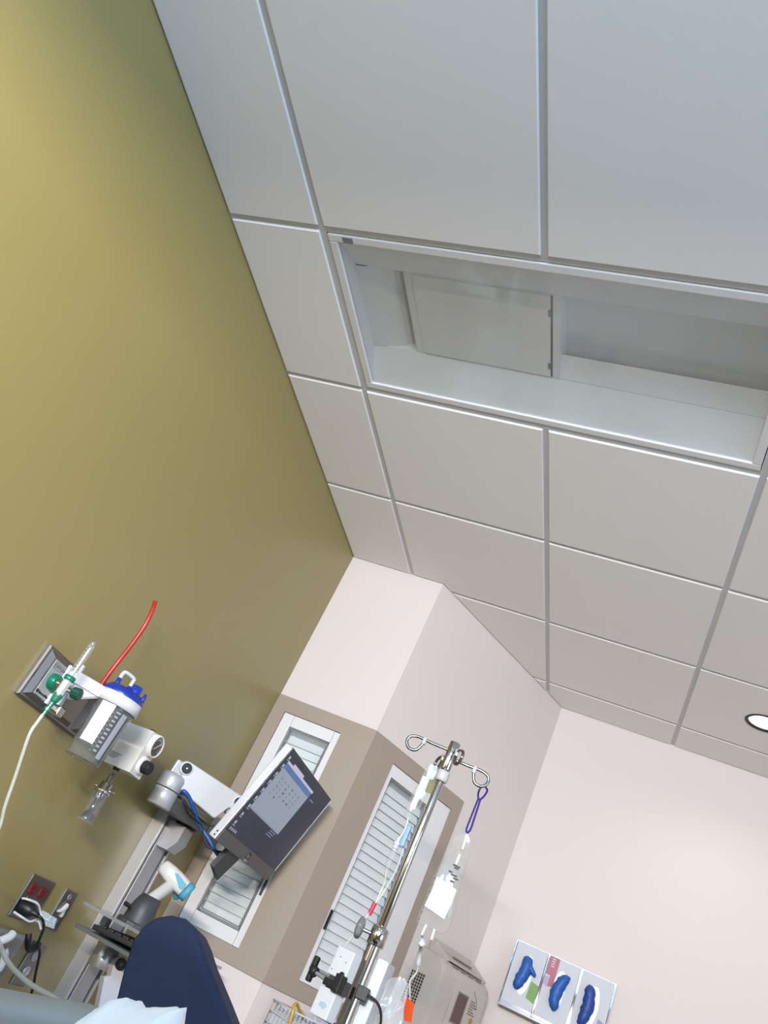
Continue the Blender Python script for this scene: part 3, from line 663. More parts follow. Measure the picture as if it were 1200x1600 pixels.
for k in range(9):
    y = S1y - .022 - k*.030
    scr('desktop_icon', S0x+.010, y, S0x+.022, y+.010, (0.32, 0.33, 0.38), 1.0, .0010); scr('icon_name', S0x+.008, y-.006, S0x+.028, y-.003, (0.25, 0.26, 0.32), 1.0, .0010)
for k in range(4): scr('taskbar_icon', S0x+.012+k*.016, S0y+.006, S0x+.020+k*.016, S0y+.014, (0.28, 0.29, 0.36), 1.0, .0010)
for k in range(4): scr('wallpaper_mark', S0x+.27-k*.006, S0y+.088-k*.008, S0x+.33-k*.008, S0y+.091-k*.008, (0.14, 0.16, 0.24), 1.0, .0010)
scr('wallpaper_mark', S1x-.16, S1y-.05, S1x-.12, S1y-.046, (0.13, 0.17, 0.26), 1.0, .0010)
LGM = frame(MF @ V((0.0, -Hm/2+.0225, .0014)), MR, MU)
B(MF).box((-.014, -Hm/2+.012, .0011), (.014, -Hm/2+.034, .0014)).build('logo_patch', INKB, chin)
text('logo', 'hp', 0.020, frame(MF @ V((-.001, -Hm/2+.023, .0016)), MR, MU), mat('logo_grey', (0.40, 0.40, 0.40), 0.4), chin)
B(MF).box((-.012, -Hm/2+.003, .0011), (.016, -Hm/2+.011, .0014)).build('sticker', mat('sticker_grey', (0.45, 0.45, 0.45), 0.4), chin)
for yy in (-Hm/2+.010, -Hm/2+.022): B(MF).cyl((-Wm/2-.0006, yy, -.014), (-Wm/2+.001, yy, -.014), .0028, 10).build('side_screw', BLACK, MO)
B(MF).box((-.06, -.06, -0.042), (.06, .06, -0.029), .003).build('mount_plate', DGREY, MO)
B(MF).prism([(-.125, -.235, -.028), (-.035, -.258, -.028), (-.005, -Hm/2+.01, -.028), (-.115, -Hm/2+.01, -.028)], (0, 0, .016), .002).build('scanner_box', DGREY, MO)

# ================================================================ KEYBOARD SHELVES, SCANNER
KS = thing('keyboard_shelf', (0.1, -0.43, 1.03), 'two tier smoked keyboard shelf on a lower arm in front of the wall rail', 'shelf')
def shelf_outline(x0, x1, y0, y1, z, r=.035):
    pts = []
    for (cxx, cyy, a0) in ((x1-r, y1-r, 0), (x0+r*.3, y1-r*.3, 90), (x0+r*.3, y0+r*.3, 180), (x1-r, y0+r, 270)):
        rr = r if a0 in (0, 270) else r*.3
        for k in range(6): a = math.radians(a0 + k*18); pts.append((cxx + rr*math.cos(a), cyy + rr*math.sin(a), z))
    return pts
B().prism(shelf_outline(0.100, 0.355, -0.735, -0.15, 1.080), (0, 0, .008), .001).build('upper_shelf', TRAY, KS)
B().prism(shelf_outline(0.105, 0.355, -0.715, -0.15, 1.022), (0, 0, .010), .001).build('lower_shelf', mat('grey_shelf', (0.13, 0.13, 0.125), 0.4), KS)
for yy in (-0.60, -0.24): B().box((0.11, yy, 1.032), (0.13, yy+.02, 1.080)).build('shelf_post', GREYP, KS)
LA = thing('articulated_bracket', (0.05, -0.43, 0.9), 'lower silver and white arm under the keyboard shelf', 'shelf arm')
B().lathe((0.105, -0.455, 0.945), (0, 0, 1), [(0, .036), (.003, .039), (.052, .039), (.055, .034), (.076, .034)], 28).build('swivel', ALU, LA)
B().box((0.044, -0.44, 0.955), (0.09, -0.36, 0.995), .004).build('link_block', ALUP, LA)
LF = frame((0.165, -0.470, 0.978), V((0.35, 0.05, -0.93)), V((0.80, -0.60, 0.0)) )
LF = frame((0.165, -0.470, 0.978), V((0.32, 0.06, -0.94)).normalized(), (V((0.72, -0.69, 0.2)) - V((0.32, 0.06, -0.94)).normalized()*V((0.72, -0.69, 0.2)).dot(V((0.32, 0.06, -0.94)).normalized())).normalized())
o2 = []
for k in range(13): a = math.radians(90 + k*15); o2.append((0.021*math.cos(a), 0.021*math.sin(a)))
o2 += [(0.20, -0.030), (0.22, -.02), (0.22, 0.02), (0.20, 0.034), (.06, .038), (.034, .040), (.030, .022)]
lk = B(LF).prism([(x, -.02, z) for x, z in o2], (0, .036, 0), .002).build('white_link', WHITEP, LA)
B(LF).lathe((0, .016, 0), (0, 1, 0), [(0, .0165), (.004, .0165), (.005, .014)], 26).build('pivot_cap', BLACK, lk)
B(LF).lathe((0, .020, 0), (0, 1, 0), [(0, .006), (.0016, .005)], 12).build('pivot_screw', CHROME, lk)
KB = thing('keyboard', (0.25, -0.44, 1.035), 'black keyboard tilted up on the lower tray of the keyboard shelf', 'keyboard')
KF = frame((0.145, -0.69, 1.036), V((0.93, 0, 0.04)).normalized(), (0, 1, 0))
B(KF).box((0, 0, 0), (0.145, 0.44, .014), .003).build('case', BLACK, KB)
key0 = None
for i in range(5):
    for j in range(20):
        x = .012 + i*.026; y = .012 + j*.021
        if key0 is None:
            key0 = B(KF).box((x, y, .012), (x+.021, y+.017, .019), .002).build('key', mat('key_black', (.02, .02, .022), .5), KB); kx, ky = x, y
        else:
            o = bpy.data.objects.new('key', key0.data); COL.objects.link(o); o.parent = KB
            o.location = KF.to_3x3() @ V((x-kx, y-ky, 0))
# barcode scanner in its cradle
CR = thing('scanner_cradle', (0.25, -0.66, 1.088), 'dark grey scanner cradle standing on the smoked upper shelf', 'cradle')
B().prism([(0.235 + .055*math.cos(a/16*2*math.pi), -0.640 + .058*math.sin(a/16*2*math.pi), 1.088) for a in range(16)], (0, 0, .012), .004).build('foot', DGREY, CR)
rings = []
for h, sx_, sy_, dx, dy in ((.010, .046, .044, 0, 0), (.035, .042, .040, 0, -.004), (.060, .036, .036, 0, -.004), (.078, .032, .032, 0, .004), (.086, .028, .026, 0, .008)):
    rings.append([V((0.238 + dx + sx_*math.cos(t/18*2*math.pi), -0.642 + dy + sy_*math.sin(t/18*2*math.pi), 1.088 + h)) for t in range(18)])
B().ring_sweep(rings).build('holder_cup', DGREY, CR)
B().cyl((0.225, -0.705, 1.128), (0.215, -0.722, 1.130), .006, 10).build('release_button', BLACK, CR)
BS = thing('barcode_scanner', (0.24, -0.62, 1.16), 'white barcode scanner with aqua trim leaning in the dark grey cradle', 'scanner')
SCW = mat('scanner_white', (0.80, 0.78, 0.73), 0.4)
sec = [((0.240, -0.648, 1.158), .017, .019), ((0.240, -0.622, 1.180), .016, .018), ((0.240, -0.590, 1.204), .016, .019), ((0.240, -0.566, 1.222), .018, .022)]
rings = []
dd = V((0, 0.8, 0.6)); uu = V((1, 0, 0)); ww = dd.cross(uu)
for p, a, b_ in sec: rings.append([V(p) + uu*math.cos(t/16*2*math.pi)*a + ww*math.sin(t/16*2*math.pi)*b_ for t in range(16)])
B().ring_sweep(rings).build('handle', SCW, BS)
hd = V((0.86, 0.42, -0.30)).normalized(); hu = V((0.4, -.9, 0)).normalized(); hu = (hu - hd*hu.dot(hd)).normalized(); hw = hd.cross(hu)
rings = []
for h, a, b_ in ((-.046, .014, .012), (-.042, .022, .020), (-.01, .027, .025), (.025, .030, .026), (.050, .031, .025)):
    c0 = V((0.232, -0.570, 1.246)) + hd*h; rings.append([c0 + hu*math.copysign(abs(math.cos(t/20*2*math.pi))**.6, math.cos(t/20*2*math.pi))*a + hw*math.copysign(abs(math.sin(t/20*2*math.pi))**.6, math.sin(t/20*2*math.pi))*b_ for t in range(20)])
B().ring_sweep(rings).build('head', SCW, BS)
rings = []
for h, a, b_ in ((.0, .0, .0), (.003, .032, .027), (.022, .033, .027), (.024, .028, .022)):
    c0 = V((0.232, -0.570, 1.246)) + hd*(.049+h); rings.append([c0 + hu*math.copysign(abs(math.cos(t/20*2*math.pi))**.6, math.cos(t/20*2*math.pi))*max(a, .001) + hw*math.copysign(abs(math.sin(t/20*2*math.pi))**.6, math.sin(t/20*2*math.pi))*max(b_, .001) for t in range(20)])
B().ring_sweep(rings).build('nose_bumper', AQUA, BS)
B().prism([V((0.232, -0.570, 1.246)) + hu*(.0275 + .0035*a/.05) + hd*a + V((0, 0, b_)) for a, b_ in ((.0, .010), (.012, .016), (.05, .012), (.05, -.006), (.034, -.010), (.02, -.002))], hu*.0025).build('side_panel', AQUA, BS)
B().tube([(0.252, -0.548, 1.222), (0.256, -0.535, 1.206), (0.256, -0.528, 1.200)], .009, 10).build('trigger', AQUA, BS)

# ================================================================ POWER OUTLETS ON THE GREEN WALL
def plate(name, y0, y1, z0, z1, label, cat):
    o = thing(name, (0, (y0+y1)/2, z0), label, cat)
    B().prism([(0, y0, z0), (0, y1, z0), (0, y1, z1), (0, y0, z1)], (.006, 0, 0), .003).build('cover_plate', STEEL, o); return o
OP = plate('socket_plate', -0.868, -0.744, 0.980, 1.093, 'double steel socket plate with two dark red sockets', 'socket plate')
def recept(par, y, z, m_):
    pts = []
    for k in range(24):
        a = k/24*2*math.pi; pts.append((.006, y + max(-.0145, min(.0145, .0175*math.cos(a))), z + .0165*math.sin(a)))
    r = B().prism(pts, (.003, 0, 0), .001).build('socket', m_, par)
    B().box((.0090, y-.008, z-.002), (.0094, y-.0055, z+.008)).box((.0090, y+.0055, z-.001), (.0094, y+.008, z+.007)).cyl((.0089, y, z-.009), (.0094, y, z-.009), .003, 10).build('slot', BLACK, r)
for y in (-0.835, -0.785): recept(OP, y, 1.058, REDD); recept(OP, y, 1.012, mat('grey_socket', (.10, .095, .09), .4))
B().cyl((.006, -0.835, 1.036), (.0085, -0.835, 1.036), .003, 10).cyl((.006, -0.785, 1.036), (.0085, -0.785, 1.036), .003, 10).build('plate_screw', CHROME, OP)
PG = thing('power_plug', (0.01, -0.84, 1.0), 'black power plug held by a white clip in the double socket plate', 'plug')
PF = frame((0.009, -0.838, 1.010), (1, 0, 0), (0, 1, 0))
B().lathe((0.0095, -0.838, 1.012), (1, 0.0, 0.0), [(0, .019), (.012, .020), (.030, .017), (.038, .011), (.040, .008), (.058, .006)], 18).build('plug_body', BLACK, PG)
clip = B().tube([(0.012, -0.864, 1.030), (0.030, -0.862, 1.034), (0.044, -0.835, 1.034), (0.050, -0.812, 1.020), (0.058, -0.808, 1.012), (0.074, -0.790, 1.010)], .0032, 8)
clip.tube([(0.012, -0.864, 0.994), (0.036, -0.855, 0.992), (0.048, -0.830, 0.990), (0.052, -0.812, 1.000), (0.060, -0.808, 0.998), (0.072, -0.798, 0.985)], .0032, 8)
clip.build('white_clip', WHITEP, PG)
B().prism([(0.050, -0.808, 0.994), (0.050, -0.806, 1.026), (0.080, -0.770, 1.022), (0.086, -0.765, 0.998)], (0.003, -0.006, 0)).build('clip_flag', CLEARP, PG)
tag(B().tube([(0.066, -0.838, 1.012), (0.078, -0.828, 1.008), (0.078, -0.80, 0.99), (0.072, -0.775, 0.955), (0.066, -0.73, 0.93), (0.062, -0.69, 0.885), (0.06, -0.65, 0.835), (0.06, -0.63, 0.77), (0.07, -0.6, 0.5), (0.09, -0.55, 0.02)], .0038, 8).build('mains_lead', BLACK),
    'black power cord running down from the plug in the double socket plate', 'cord')
SP = plate('switch_plate', -0.680, -0.609, 0.981, 1.093, 'narrow steel wall plate with white toggle beside the double socket plate', 'wall plate')
B().prism([(.006, -0.668, 1.030), (.006, -0.652, 1.042), (.006, -0.640, 1.058), (.006, -0.634, 1.052), (.006, -0.638, 1.040), (.006, -0.632, 1.026), (.006, -0.640, 1.020), (.006, -0.650, 1.034)], (.010, 0, 0), .002).build('white_toggle', WHITEP, SP)
for zz in (1.074, 1.006): B().lathe((.006, -0.645, zz), (1, 0, 0), [(0, .009), (.003, .008), (.003, .005), (.001, .004)], 14).build('jack', GREYP, SP)
LP = plate('lower_socket_plate', -0.680, -0.607, 0.830, 0.944, 'narrow steel socket plate low on the green wall under the white toggle', 'wall plate')
for zz in (0.910, 0.868): B().lathe((.006, -0.643, zz), (1, 0, 0), [(0, .015), (.004, .014), (.004, .009), (.002, .008)], 18).build('round_socket', ALUP, LP)
tag(B().tube([(.016, -0.748, 0.958), (.022, -0.744, 0.944), (.026, -0.725, 0.926), (.026, -0.700, 0.930), (.024, -0.690, 0.946)], .009, 8, smooth_path=True).build('cable_hook', BLACK),
    'curved black cable hook on the green wall above the lower socket plate', 'hook')
CBX = thing('wall_call_box', (0, -0.9, 0.80), 'grey plastic wall box with white lever at the lower left', 'wall box')
B().prism([(0, -1.02, 0.70), (0, -0.80, 0.70), (0, -0.80, 0.955), (0, -1.02, 0.955)], (.050, 0, 0), .008).build('case', mat('warm_grey_plastic', (0.30, 0.29, 0.27), 0.5), CBX)
B().tube([(.056, -0.925, 0.925), (.066, -0.905, 0.945), (.064, -0.895, 0.955)], .011, 10).build('white_lever', WHITEP, CBX)
B().tube([(.054, -0.875, 0.915), (.060, -0.860, 0.895), (.056, -0.850, 0.87)], .010, 10).build('side_button', WHITEP, CBX)
tag(B().tube([(0.15, -1.16, 0.985), (0.15, -1.051, 0.938), (0.15, -0.959, 0.903), (0.15, -0.825, 0.874), (0.15, -0.667, 0.855), (0.18, -0.5, 0.82), (0.2, -0.45, 0.7)], .0065, 10).build('hanging_tubing', TUBEP),
    'thick clear tubing looping past the grey wall box at the lower left', 'tubing')

# ================================================================ IV POLE
ix, iy = 0.941, -0.881
IV = thing('iv_pole', (ix, iy, 0), 'chrome drip pole with four looped hooks in front of the angled wall', 'drip pole')
B().cyl((ix, iy, 1.32), (ix, iy, 1.832), .0105, 24, ch=.001).build('upper_tube', CHROME, IV)
B().cyl((ix, iy, 0.10), (ix, iy, 1.328), .0165, 24).build('lower_tube', CHROME, IV)
B().cyl((ix, iy, 1.755), (ix, iy, 1.833), .0145, 24, ch=.001).build('hook_socket', CHROME, IV)
B().lathe((ix, iy, 1.722), (0, 0, 1), [(0, .0150), (.002, .0175), (.026, .0175), (.028, .0150), (.030, .0120)], 24).build('stop_collar', mat('pale_grey_collar', (0.62, 0.62, 0.60), 0.4), IV)
B().lathe((ix, iy, 1.300), (0, 0, 1), [(0, .0190), (.002, .0215), (.040, .0215), (.043, .0190), (.046, .0120)], 28).build('lock_collar', CHROME, IV)
B().tube([(ix-.018, iy-.004, 1.322), (ix-.040, iy-.008, 1.322)], .005, 10, smooth_path=False).build('lock_stem', CHROME, IV)
kx_ = V((-1, -0.15, 0.0)).normalized(); ku = kx_.orthogonal().normalized(); kw = kx_.cross(ku); kc = V((ix-.038, iy-.008, 1.322)); rings = []
for h, r in ((0, .012), (.003, .022), (.010, .0245), (.016, .022), (.019, .012)):
    rings.append([kc + kx_*h + (ku*math.cos(t/30*2*math.pi) + kw*math.sin(t/30*2*math.pi))*r*(1 + .07*math.cos(t/30*2*math.pi*6)) for t in range(30)])
B().ring_sweep(rings).build('lock_knob', mat('knob_grey', (0.22, 0.225, 0.225), 0.45), IV)
def hook(ang, L, z, r=.0042, curl=1):
    d = V((math.cos(math.radians(ang)), math.sin(math.radians(ang)), 0)); c = V((ix, iy, z)); up_ = V((0, 0, 1))
    pts = [c + d*.010, c + d*L*.55, c + d*(L-.012) + up_*.002, c + d*(L+.010) - up_*.004, c + d*(L+.016) - up_*.020, c + d*(L+.004) - up_*.036, c + d*(L-.016) - up_*.034, c + d*(L-.026) - up_*.014, c + d*(L-.028) + up_*.004 - up_*.006]
    h_ = B().tube(pts, r, 10).build('hook', mat('hook_chrome', (0.30, 0.28, 0.265), 0.14, 1.0), IV)
    e = pts[-1]; B().cyl(e - up_*.010, e + up_*.008, r*1.45, 10).build('hook_tip', mat('tip_grey', (0.60, 0.60, 0.58), 0.4), h_)
hook(186, .108, 1.808); hook(10, .100, 1.790); hook(122, .075, 1.798); hook(303, .065, 1.803)
bs_ = B()
for k in range(5):
    a = k*72 + 20; d = V((math.cos(math.radians(a)), math.sin(math.radians(a)), 0))
    B().tube([V((ix, iy, .12)), V((ix, iy, .10)) + d*.15, V((ix, iy, .075)) + d*.27], .014, 10).build('base_leg', CHROME, IV)
    c = V((ix, iy, .032)) + d*.27; t = V((-d.y, d.x, 0))
    B().cyl(c - t*.012, c + t*.012, .032, 20, ch=.004).build('castor', BLACK, IV)

# purple loop and fluid bag
hx, hy = 1.040, -0.805
pr = B().tube([(hx+.004, hy, 1.772), (hx+.012, hy, 1.764), (hx+.008, hy, 1.745), (hx, hy, 1.735), (hx-.007, hy, 1.745), (hx-.008, hy, 1.762), (hx-.001, hy, 1.772)], .0027, 8, closed=True)
pr.tube([(hx+.003, hy, 1.735), (hx+.005, hy, 1.69), (hx+.006, hy, 1.655), (hx+.002, hy, 1.645), (hx-.004, hy, 1.650), (hx-.004, hy, 1.69), (hx-.003, hy, 1.735)], .0027, 8)
tag(pr.build('bag_hanger', PURPLE), 'long purple plastic loop hanging from the right hook of the drip pole', 'hanger loop')
IB = thing('fluid_bag', (hx, hy, 1.39), 'clear drip bag with white label hanging on the purple loop', 'drip bag')
wd = V((0.975, 0.22, 0)).normalized(); nd = V((0.22, -0.975, 0)).normalized()
BF = frame((hx-.004, hy+.01, 0), wd, (0, 0, 1), wd.cross(V((0, 0, 1))))
prof_b = [(1.640, .008, .0015), (1.630, .020, .002), (1.615, .024, .003), (1.600, .026, .006), (1.585, .030, .012), (1.55, .034, .018), (1.50, .038, .021), (1.45, .041, .021), (1.42, .042, .016), (1.405, .040, .008), (1.396, .034, .002)]
rings = []
for z, a, b_ in prof_b:
    wob = .003*math.sin(z*170)
    rings.append([V((a*math.copysign(abs(math.cos(t/28*2*math.pi))**.8, math.cos(t/28*2*math.pi)) + wob, z, b_*math.sin(t/28*2*math.pi)*(1 + .12*math.sin(z*120 + t)))) for t in range(28)])
bg = B(BF).ring_sweep(rings).build('film', BAGP, IB)
lab = B(BF); vs_ = []; fs = []
for i in range(7):
    x = -.030 + i*.0095
    for z in (1.430, 1.470, 1.505): 
        a_ = .039; d_ = .0225*math.sqrt(max(.05, 1 - (x/.043)**2)); vs_.append((x - (.004 if z < 1.45 else 0), z + (.006 - i*.0015), d_ + .0012))
for i in range(6):
    for j in range(2): fs.append((i*3+j, i*3+j+3, i*3+j+4, i*3+j+1))
lab.add(vs_, fs, True).build('label', WHITEL, IB)
for k, (x, z, w_) in enumerate(((-.004, 1.552, .020), (.002, 1.547, .012), (-.008, 1.534, .010), (.000, 1.529, .016), (.008, 1.523, .014), (.004, 1.514, .010))):
    B(BF).box((x, z, .0215), (x+w_, z+.0035, .022)).build('printed_mark', INKB, IB)
for k in range(7): B(BF).box((-.036+.001*k*0, 1.505-k*.017, .012), (-.032, 1.5065-k*.017, .0165)).build('scale_mark', INKG, IB)
B(BF).cyl((.006, 1.600, .004), (.004, 1.645, .002), .0035, 10).build('hanging_tab', WHITEL, IB)
B(BF).box((.0, 1.558, .012), (.007, 1.585, .018), .002).build('inner_port', WHITEL, IB)
for dx in (-.012, .010): B(BF).cyl((dx, 1.400, 0), (dx*1.2, 1.374, 0), .005, 12).build('port', mat('cream_port', (0.70, 0.68, 0.58), 0.4), IB)
IS = thing('drip_line', (1.02, -0.73, 1.2), 'white spike and thin line running from the drip bag to the orange tag', 'drip line')
B().lathe((1.022, -0.778, 1.378), V((.002, .055, -.05)), [(0, .002), (.022, .007), (.024, .010), (.028, .010), (.029, .0045), (.075, .0045), (.077, .006), (.09, .006)], 14).build('spike', WHITEP, IS)
B().tube([(1.024, -0.716, 1.320), (1.026, -0.700, 1.300), (1.018, -0.695, 1.275), (1.024, -0.685, 1.255), (1.028, -0.672, 1.235), (1.010, -0.680, 1.205), (0.985, -0.71, 1.18), (0.965, -0.76, 1.15), (0.96, -0.80, 1.05), (0.96, -0.82, 0.9)], .0028, 8).build('line', TUBEP, IS)
tag(B().prism([(1.015, -0.700, 1.240), (1.045, -0.690, 1.235), (1.052, -0.672, 1.195), (1.035, -0.676, 1.192)], (.0006, -.0008, .0003)).build('orange_tag', ORANGE), 'bright orange paper tag on the drip line beside the beige bin', 'tag')

# second, empty infusion set on the left hook
ES = thing('infusion_set', (0.90, -0.86, 1.35), 'clear empty pouch and drip chamber with pale blue clip left of the pole', 'infusion set')
EF = frame((0.895, -0.85, 0), wd, (0, 0, 1), wd.cross(V((0, 0, 1))))
rings = [[V((.002 + c_ + a*math.cos(t/20*2*math.pi), z, b_*math.sin(t/20*2*math.pi))) for t in range(20)] for z, a, b_, c_ in ((1.765, .014, .001, .004), (1.75, .018, .002, .004), (1.70, .019, .005, .002), (1.65, .018, .006, -.004), (1.62, .013, .004, -.006), (1.61, .008, .002, -.006))]
B(EF).ring_sweep(rings).build('pouch', BAGP, ES)
B(EF).box((-.010, 1.635, .006), (.004, 1.725, .008)).build('paper_slip', WHITEL, ES)
B(EF).box((.010, 1.69, .005), (.026, 1.725, .007)).build('olive_label', mat('olive_print', (0.22, 0.21, 0.06), 0.6), ES)
B().box((0.900, -0.868, 1.535), (0.912, -0.856, 1.592), .003).build('blue_clip', SKYB, ES)
B().lathe((0.892, -0.858, 1.556), (0, 0, -1), [(0, .004), (.014, .006), (.016, .010), (.020, .010), (.021, .0075), (.03, .0075)], 16).build('chamber_cap', WHITEP, ES)
B().lathe((0.892, -0.858, 1.528), (0, 0, -1), [(0, .0078), (.05, .0078), (.056, .003)], 16).build('drip_chamber', CLEARP, ES)
B().tube([(0.893, -0.858, 1.61), (0.897, -0.858, 1.58), (0.893, -0.858, 1.555)], .0026, 8).build('inlet_line', TUBEP, ES)
ln = B().tube([(0.892, -0.858, 1.475), (0.897, -0.845, 1.44), (0.896, -0.846, 1.40), (0.895, -0.852, 1.377), (0.890, -0.862, 1.345), (0.884, -0.872, 1.31), (0.882, -0.90, 1.28), (0.885, -0.93, 1.26)], .0026, 8).build('line', TUBEP, ES)
B().tube([(0.912, -0.858, 1.535), (0.914, -0.852, 1.48), (0.905, -0.850, 1.42), (0.897, -0.852, 1.39)], .0024, 8).build('line', TUBEP, ES)
B().cyl((0.8955, -0.8505, 1.390), (0.894, -0.854, 1.360), .0055, 10).build('red_label', PINKT, ES)

# pump clamp with black T-handle, pump body behind the pole
PU = thing('infusion_pump', (0.92, -0.94, 1.13), 'white infusion pump clamped to the pole with a black T handle', 'infusion pump')
UF = frame((0.905, -0.945, 1.2), V((0.93, -0.36, 0)).normalized(), V((0.36, 0.93, 0)).normalized(), (0, 0, 1))
PWH = mat('pump_white', (0.74, 0.77, 0.79), 0.4)
B(UF).box((-.030, -.006, 0.004), (.022, .030, .066), .003).build('upper_case', PWH, PU)
B(UF).box((-.034, -.006, -.082), (.016, .030, -.022), .003).build('lower_case', PWH, PU)
B(UF).box((-.026, .002, -.024), (.024, .026, .006)).build('clamp_slot', DGREY, PU)
B(UF).box((.004, -.020, -.024), (.024, .004, .014), .003).box((-.028, -.012, -.020), (.01, .0, -.004), .002).build('clamp_jaw', BLACK, PU)
B(UF).cyl((-.022, -.006, -.010), (-.058, -.012, -.006), .0045, 12).build('clamp_screw', GREYP, PU)
B(UF).cyl((-.054, -.012, -.007), (-.068, -.013, -.004), .012, 16, ch=.002).box((-.072, -.020, -.030), (-.060, -.006, .026), .004).build('t_handle', BLACK, PU)
B(UF).cyl((.012, -.012, .014), (.012, -.006, .014), .006, 14, ch=.001).build('black_button', BLACK, PU)
for x, z in ((-.012, .046), (.008, .040), (-.022, .016)): B(UF).cyl((x, -.0066, z), (x, -.005, z), .0014, 8).build('screw', DGREY, PU)
B(UF).prism([(-.018, -.0066, -.060), (-.002, -.0066, -.064), (.006, -.0066, -.056), (-.004, -.0066, -.050), (-.016, -.0066, -.052)], (0, .0004, 0)).build('blue_mark', mat('pale_blue_print', (0.42, 0.60, 0.72), 0.5), PU)
B().box((0.945, -0.86, 1.08), (0.985, -0.76, 1.285), .006).build('pump_body', mat('translucent_white', (0.72, 0.75, 0.77), 0.3), PU)
B().box((0.9435, -0.90, 1.185), (0.972, -0.875, 1.215), .003).build('rear_clamp', BLACK, PU)
tag(B().tube([(0.960, -0.885, 1.20), (0.975, -0.880, 1.202), (0.995, -0.872, 1.197), (1.010, -0.86, 1.18), (1.015, -0.85, 1.15), (1.0, -0.84, 1.09), (0.98, -0.84, 0.9)], .0032, 8).build('pump_cable', BLACK), 'black cable arching out beside the lower drip pole', 'cable')
cbm_ = bmesh.new(); bmesh.ops.create_grid(cbm_, x_segments=10, y_segments=10, size=1)
pb_ = B(); random.seed(5)
vs_ = []; fs = []
for i in range(9):
    for j in range(9):
        u_, v_ = i/8, j/8
        p = V((0.985, -0.815, 1.245)).lerp(V((1.035, -0.80, 1.262)), u_).lerp(V((0.99, -0.79, 1.12)).lerp(V((1.055, -0.775, 1.15)), u_), v_)
        vs_.append(p + V((0, random.uniform(-.010, .010), random.uniform(-.003, .003) + .014*math.sin(u_*3.1)*(1-v_))))
for i in range(8):
    for j in range(8): fs.append((i*9+j, (i+1)*9+j, (i+1)*9+j+1, i*9+j+1))
cbm_.free()
tag(pb_.add(vs_, fs, True).build('plastic_wrap', clear('crumpled_film', (0.92, 0.94, 0.96), 0.30, (0.72, 0.76, 0.80), 0.12)), 'crumpled clear plastic wrapper hanging right of the pole', 'wrapper')

# ================================================================ SHARPS BIN ON THE ANGLED WALL
WF = frame(DP, DG, DN, (0, 0, 1))       # x along the angled wall, y into the room
SBN = thing('sharps_bin', WF @ V((0.86, 0, 1.0)), 'beige lockable sharps bin with brown window mounted on the angled wall', 'sharps bin')
b = B(WF)
prof_s = [(0.0, 1.0), (0.118, 1.0), (0.135, 1.02), (0.140, 1.40), (0.132, 1.425), (0.105, 1.444), (0.0, 1.462)]
b.ring_sweep([[V((0.690, y, z)) for y, z in prof_s], [V((0.712, y + (.004 if y > 0 else 0), z + .004)) for y, z in prof_s], [V((1.010, y + (.004 if y > 0 else 0), z + .004)) for y, z in prof_s], [V((1.030, y, z)) for y, z in prof_s]], True, False)
b.build('case', BEIGE, SBN)
rp = B(WF).box((0.800, .1435, 1.12), (1.012, .147, 1.408), .002).build('door_panel', BEIGE, SBN)
B(WF).box((0.826, .1468, 1.262), (0.900, .1478, 1.374), .003).build('window_recess', BEIGED, rp)
B(WF).box((0.832, .1470, 1.268), (0.894, .1482, 1.368), .001).build('window_pane', BROWNW, rp)
hp = B(WF)
hp.prism([(0.735, .02, 1.452), (0.735, .108, 1.442), (0.735, .125, 1.452), (0.735, .030, 1.505)], (.010, 0, 0)).prism([(1.000, .02, 1.452), (1.000, .108, 1.442), (1.000, .125, 1.452), (1.000, .030, 1.505)], (.010, 0, 0))
hp.box((0.735, .012, 1.452), (1.010, .022, 1.508), .002)
hp.build('hopper', BEIGE, SBN)
B(WF).prism([(0.760, .030, 1.478), (0.985, .030, 1.478), (0.985, .118, 1.452), (0.760, .118, 1.452)], (0, .001, .004)).build('hopper_flap', BEIGE, SBN)
for k in range(4): B(WF).box((0.775+k*.055, .1195, 1.440), (0.812+k*.055, .1255, 1.4465)).build('vent_slot', BEIGED, SBN)
B(WF).box((0.830, .060, 1.474), (0.960, .072, 1.480), .002).build('flap_grip', BEIGED, SBN)
gr = B(WF).box((0.6875, .004, 1.246), (0.690, .082, 1.374), .0008).build('grille', BEIGE, SBN)
h0 = None
for i in range(6):
    for j in range(11):
        if h0 is None: h0 = B(WF).box((0.6868, .008, 1.250), (0.6876, .0165, 1.2585)).build('grille_hole', mat('grille_hole_brown', (.05, .03, .025), .8), gr)
        else:
            o = bpy.data.objects.new('grille_hole', h0.data); COL.objects.link(o); o.parent = gr; o.location = WF.to_3x3() @ V((0, i*.0122, j*.0108))
B(WF).cyl((0.955, .146, 1.30), (0.955, .151, 1.30), .010, 18, ch=.001).build('lock', BRASS, rp)
lb = B(WF)
for k in range(6): lb.box((0.918, .1472, 1.362-k*.009), (0.918+.03+.01*(k % 3), .1476, 1.366-k*.009))
lb.build('printed_label', mat('brown_print', (.22, .18, .13), .6), rp)
B(WF).tube([(0.920, .148, 1.40), (0.945, .152, 1.375), (0.965, .150, 1.345)], .0012, 6).build('key_wire', CHROME, rp)

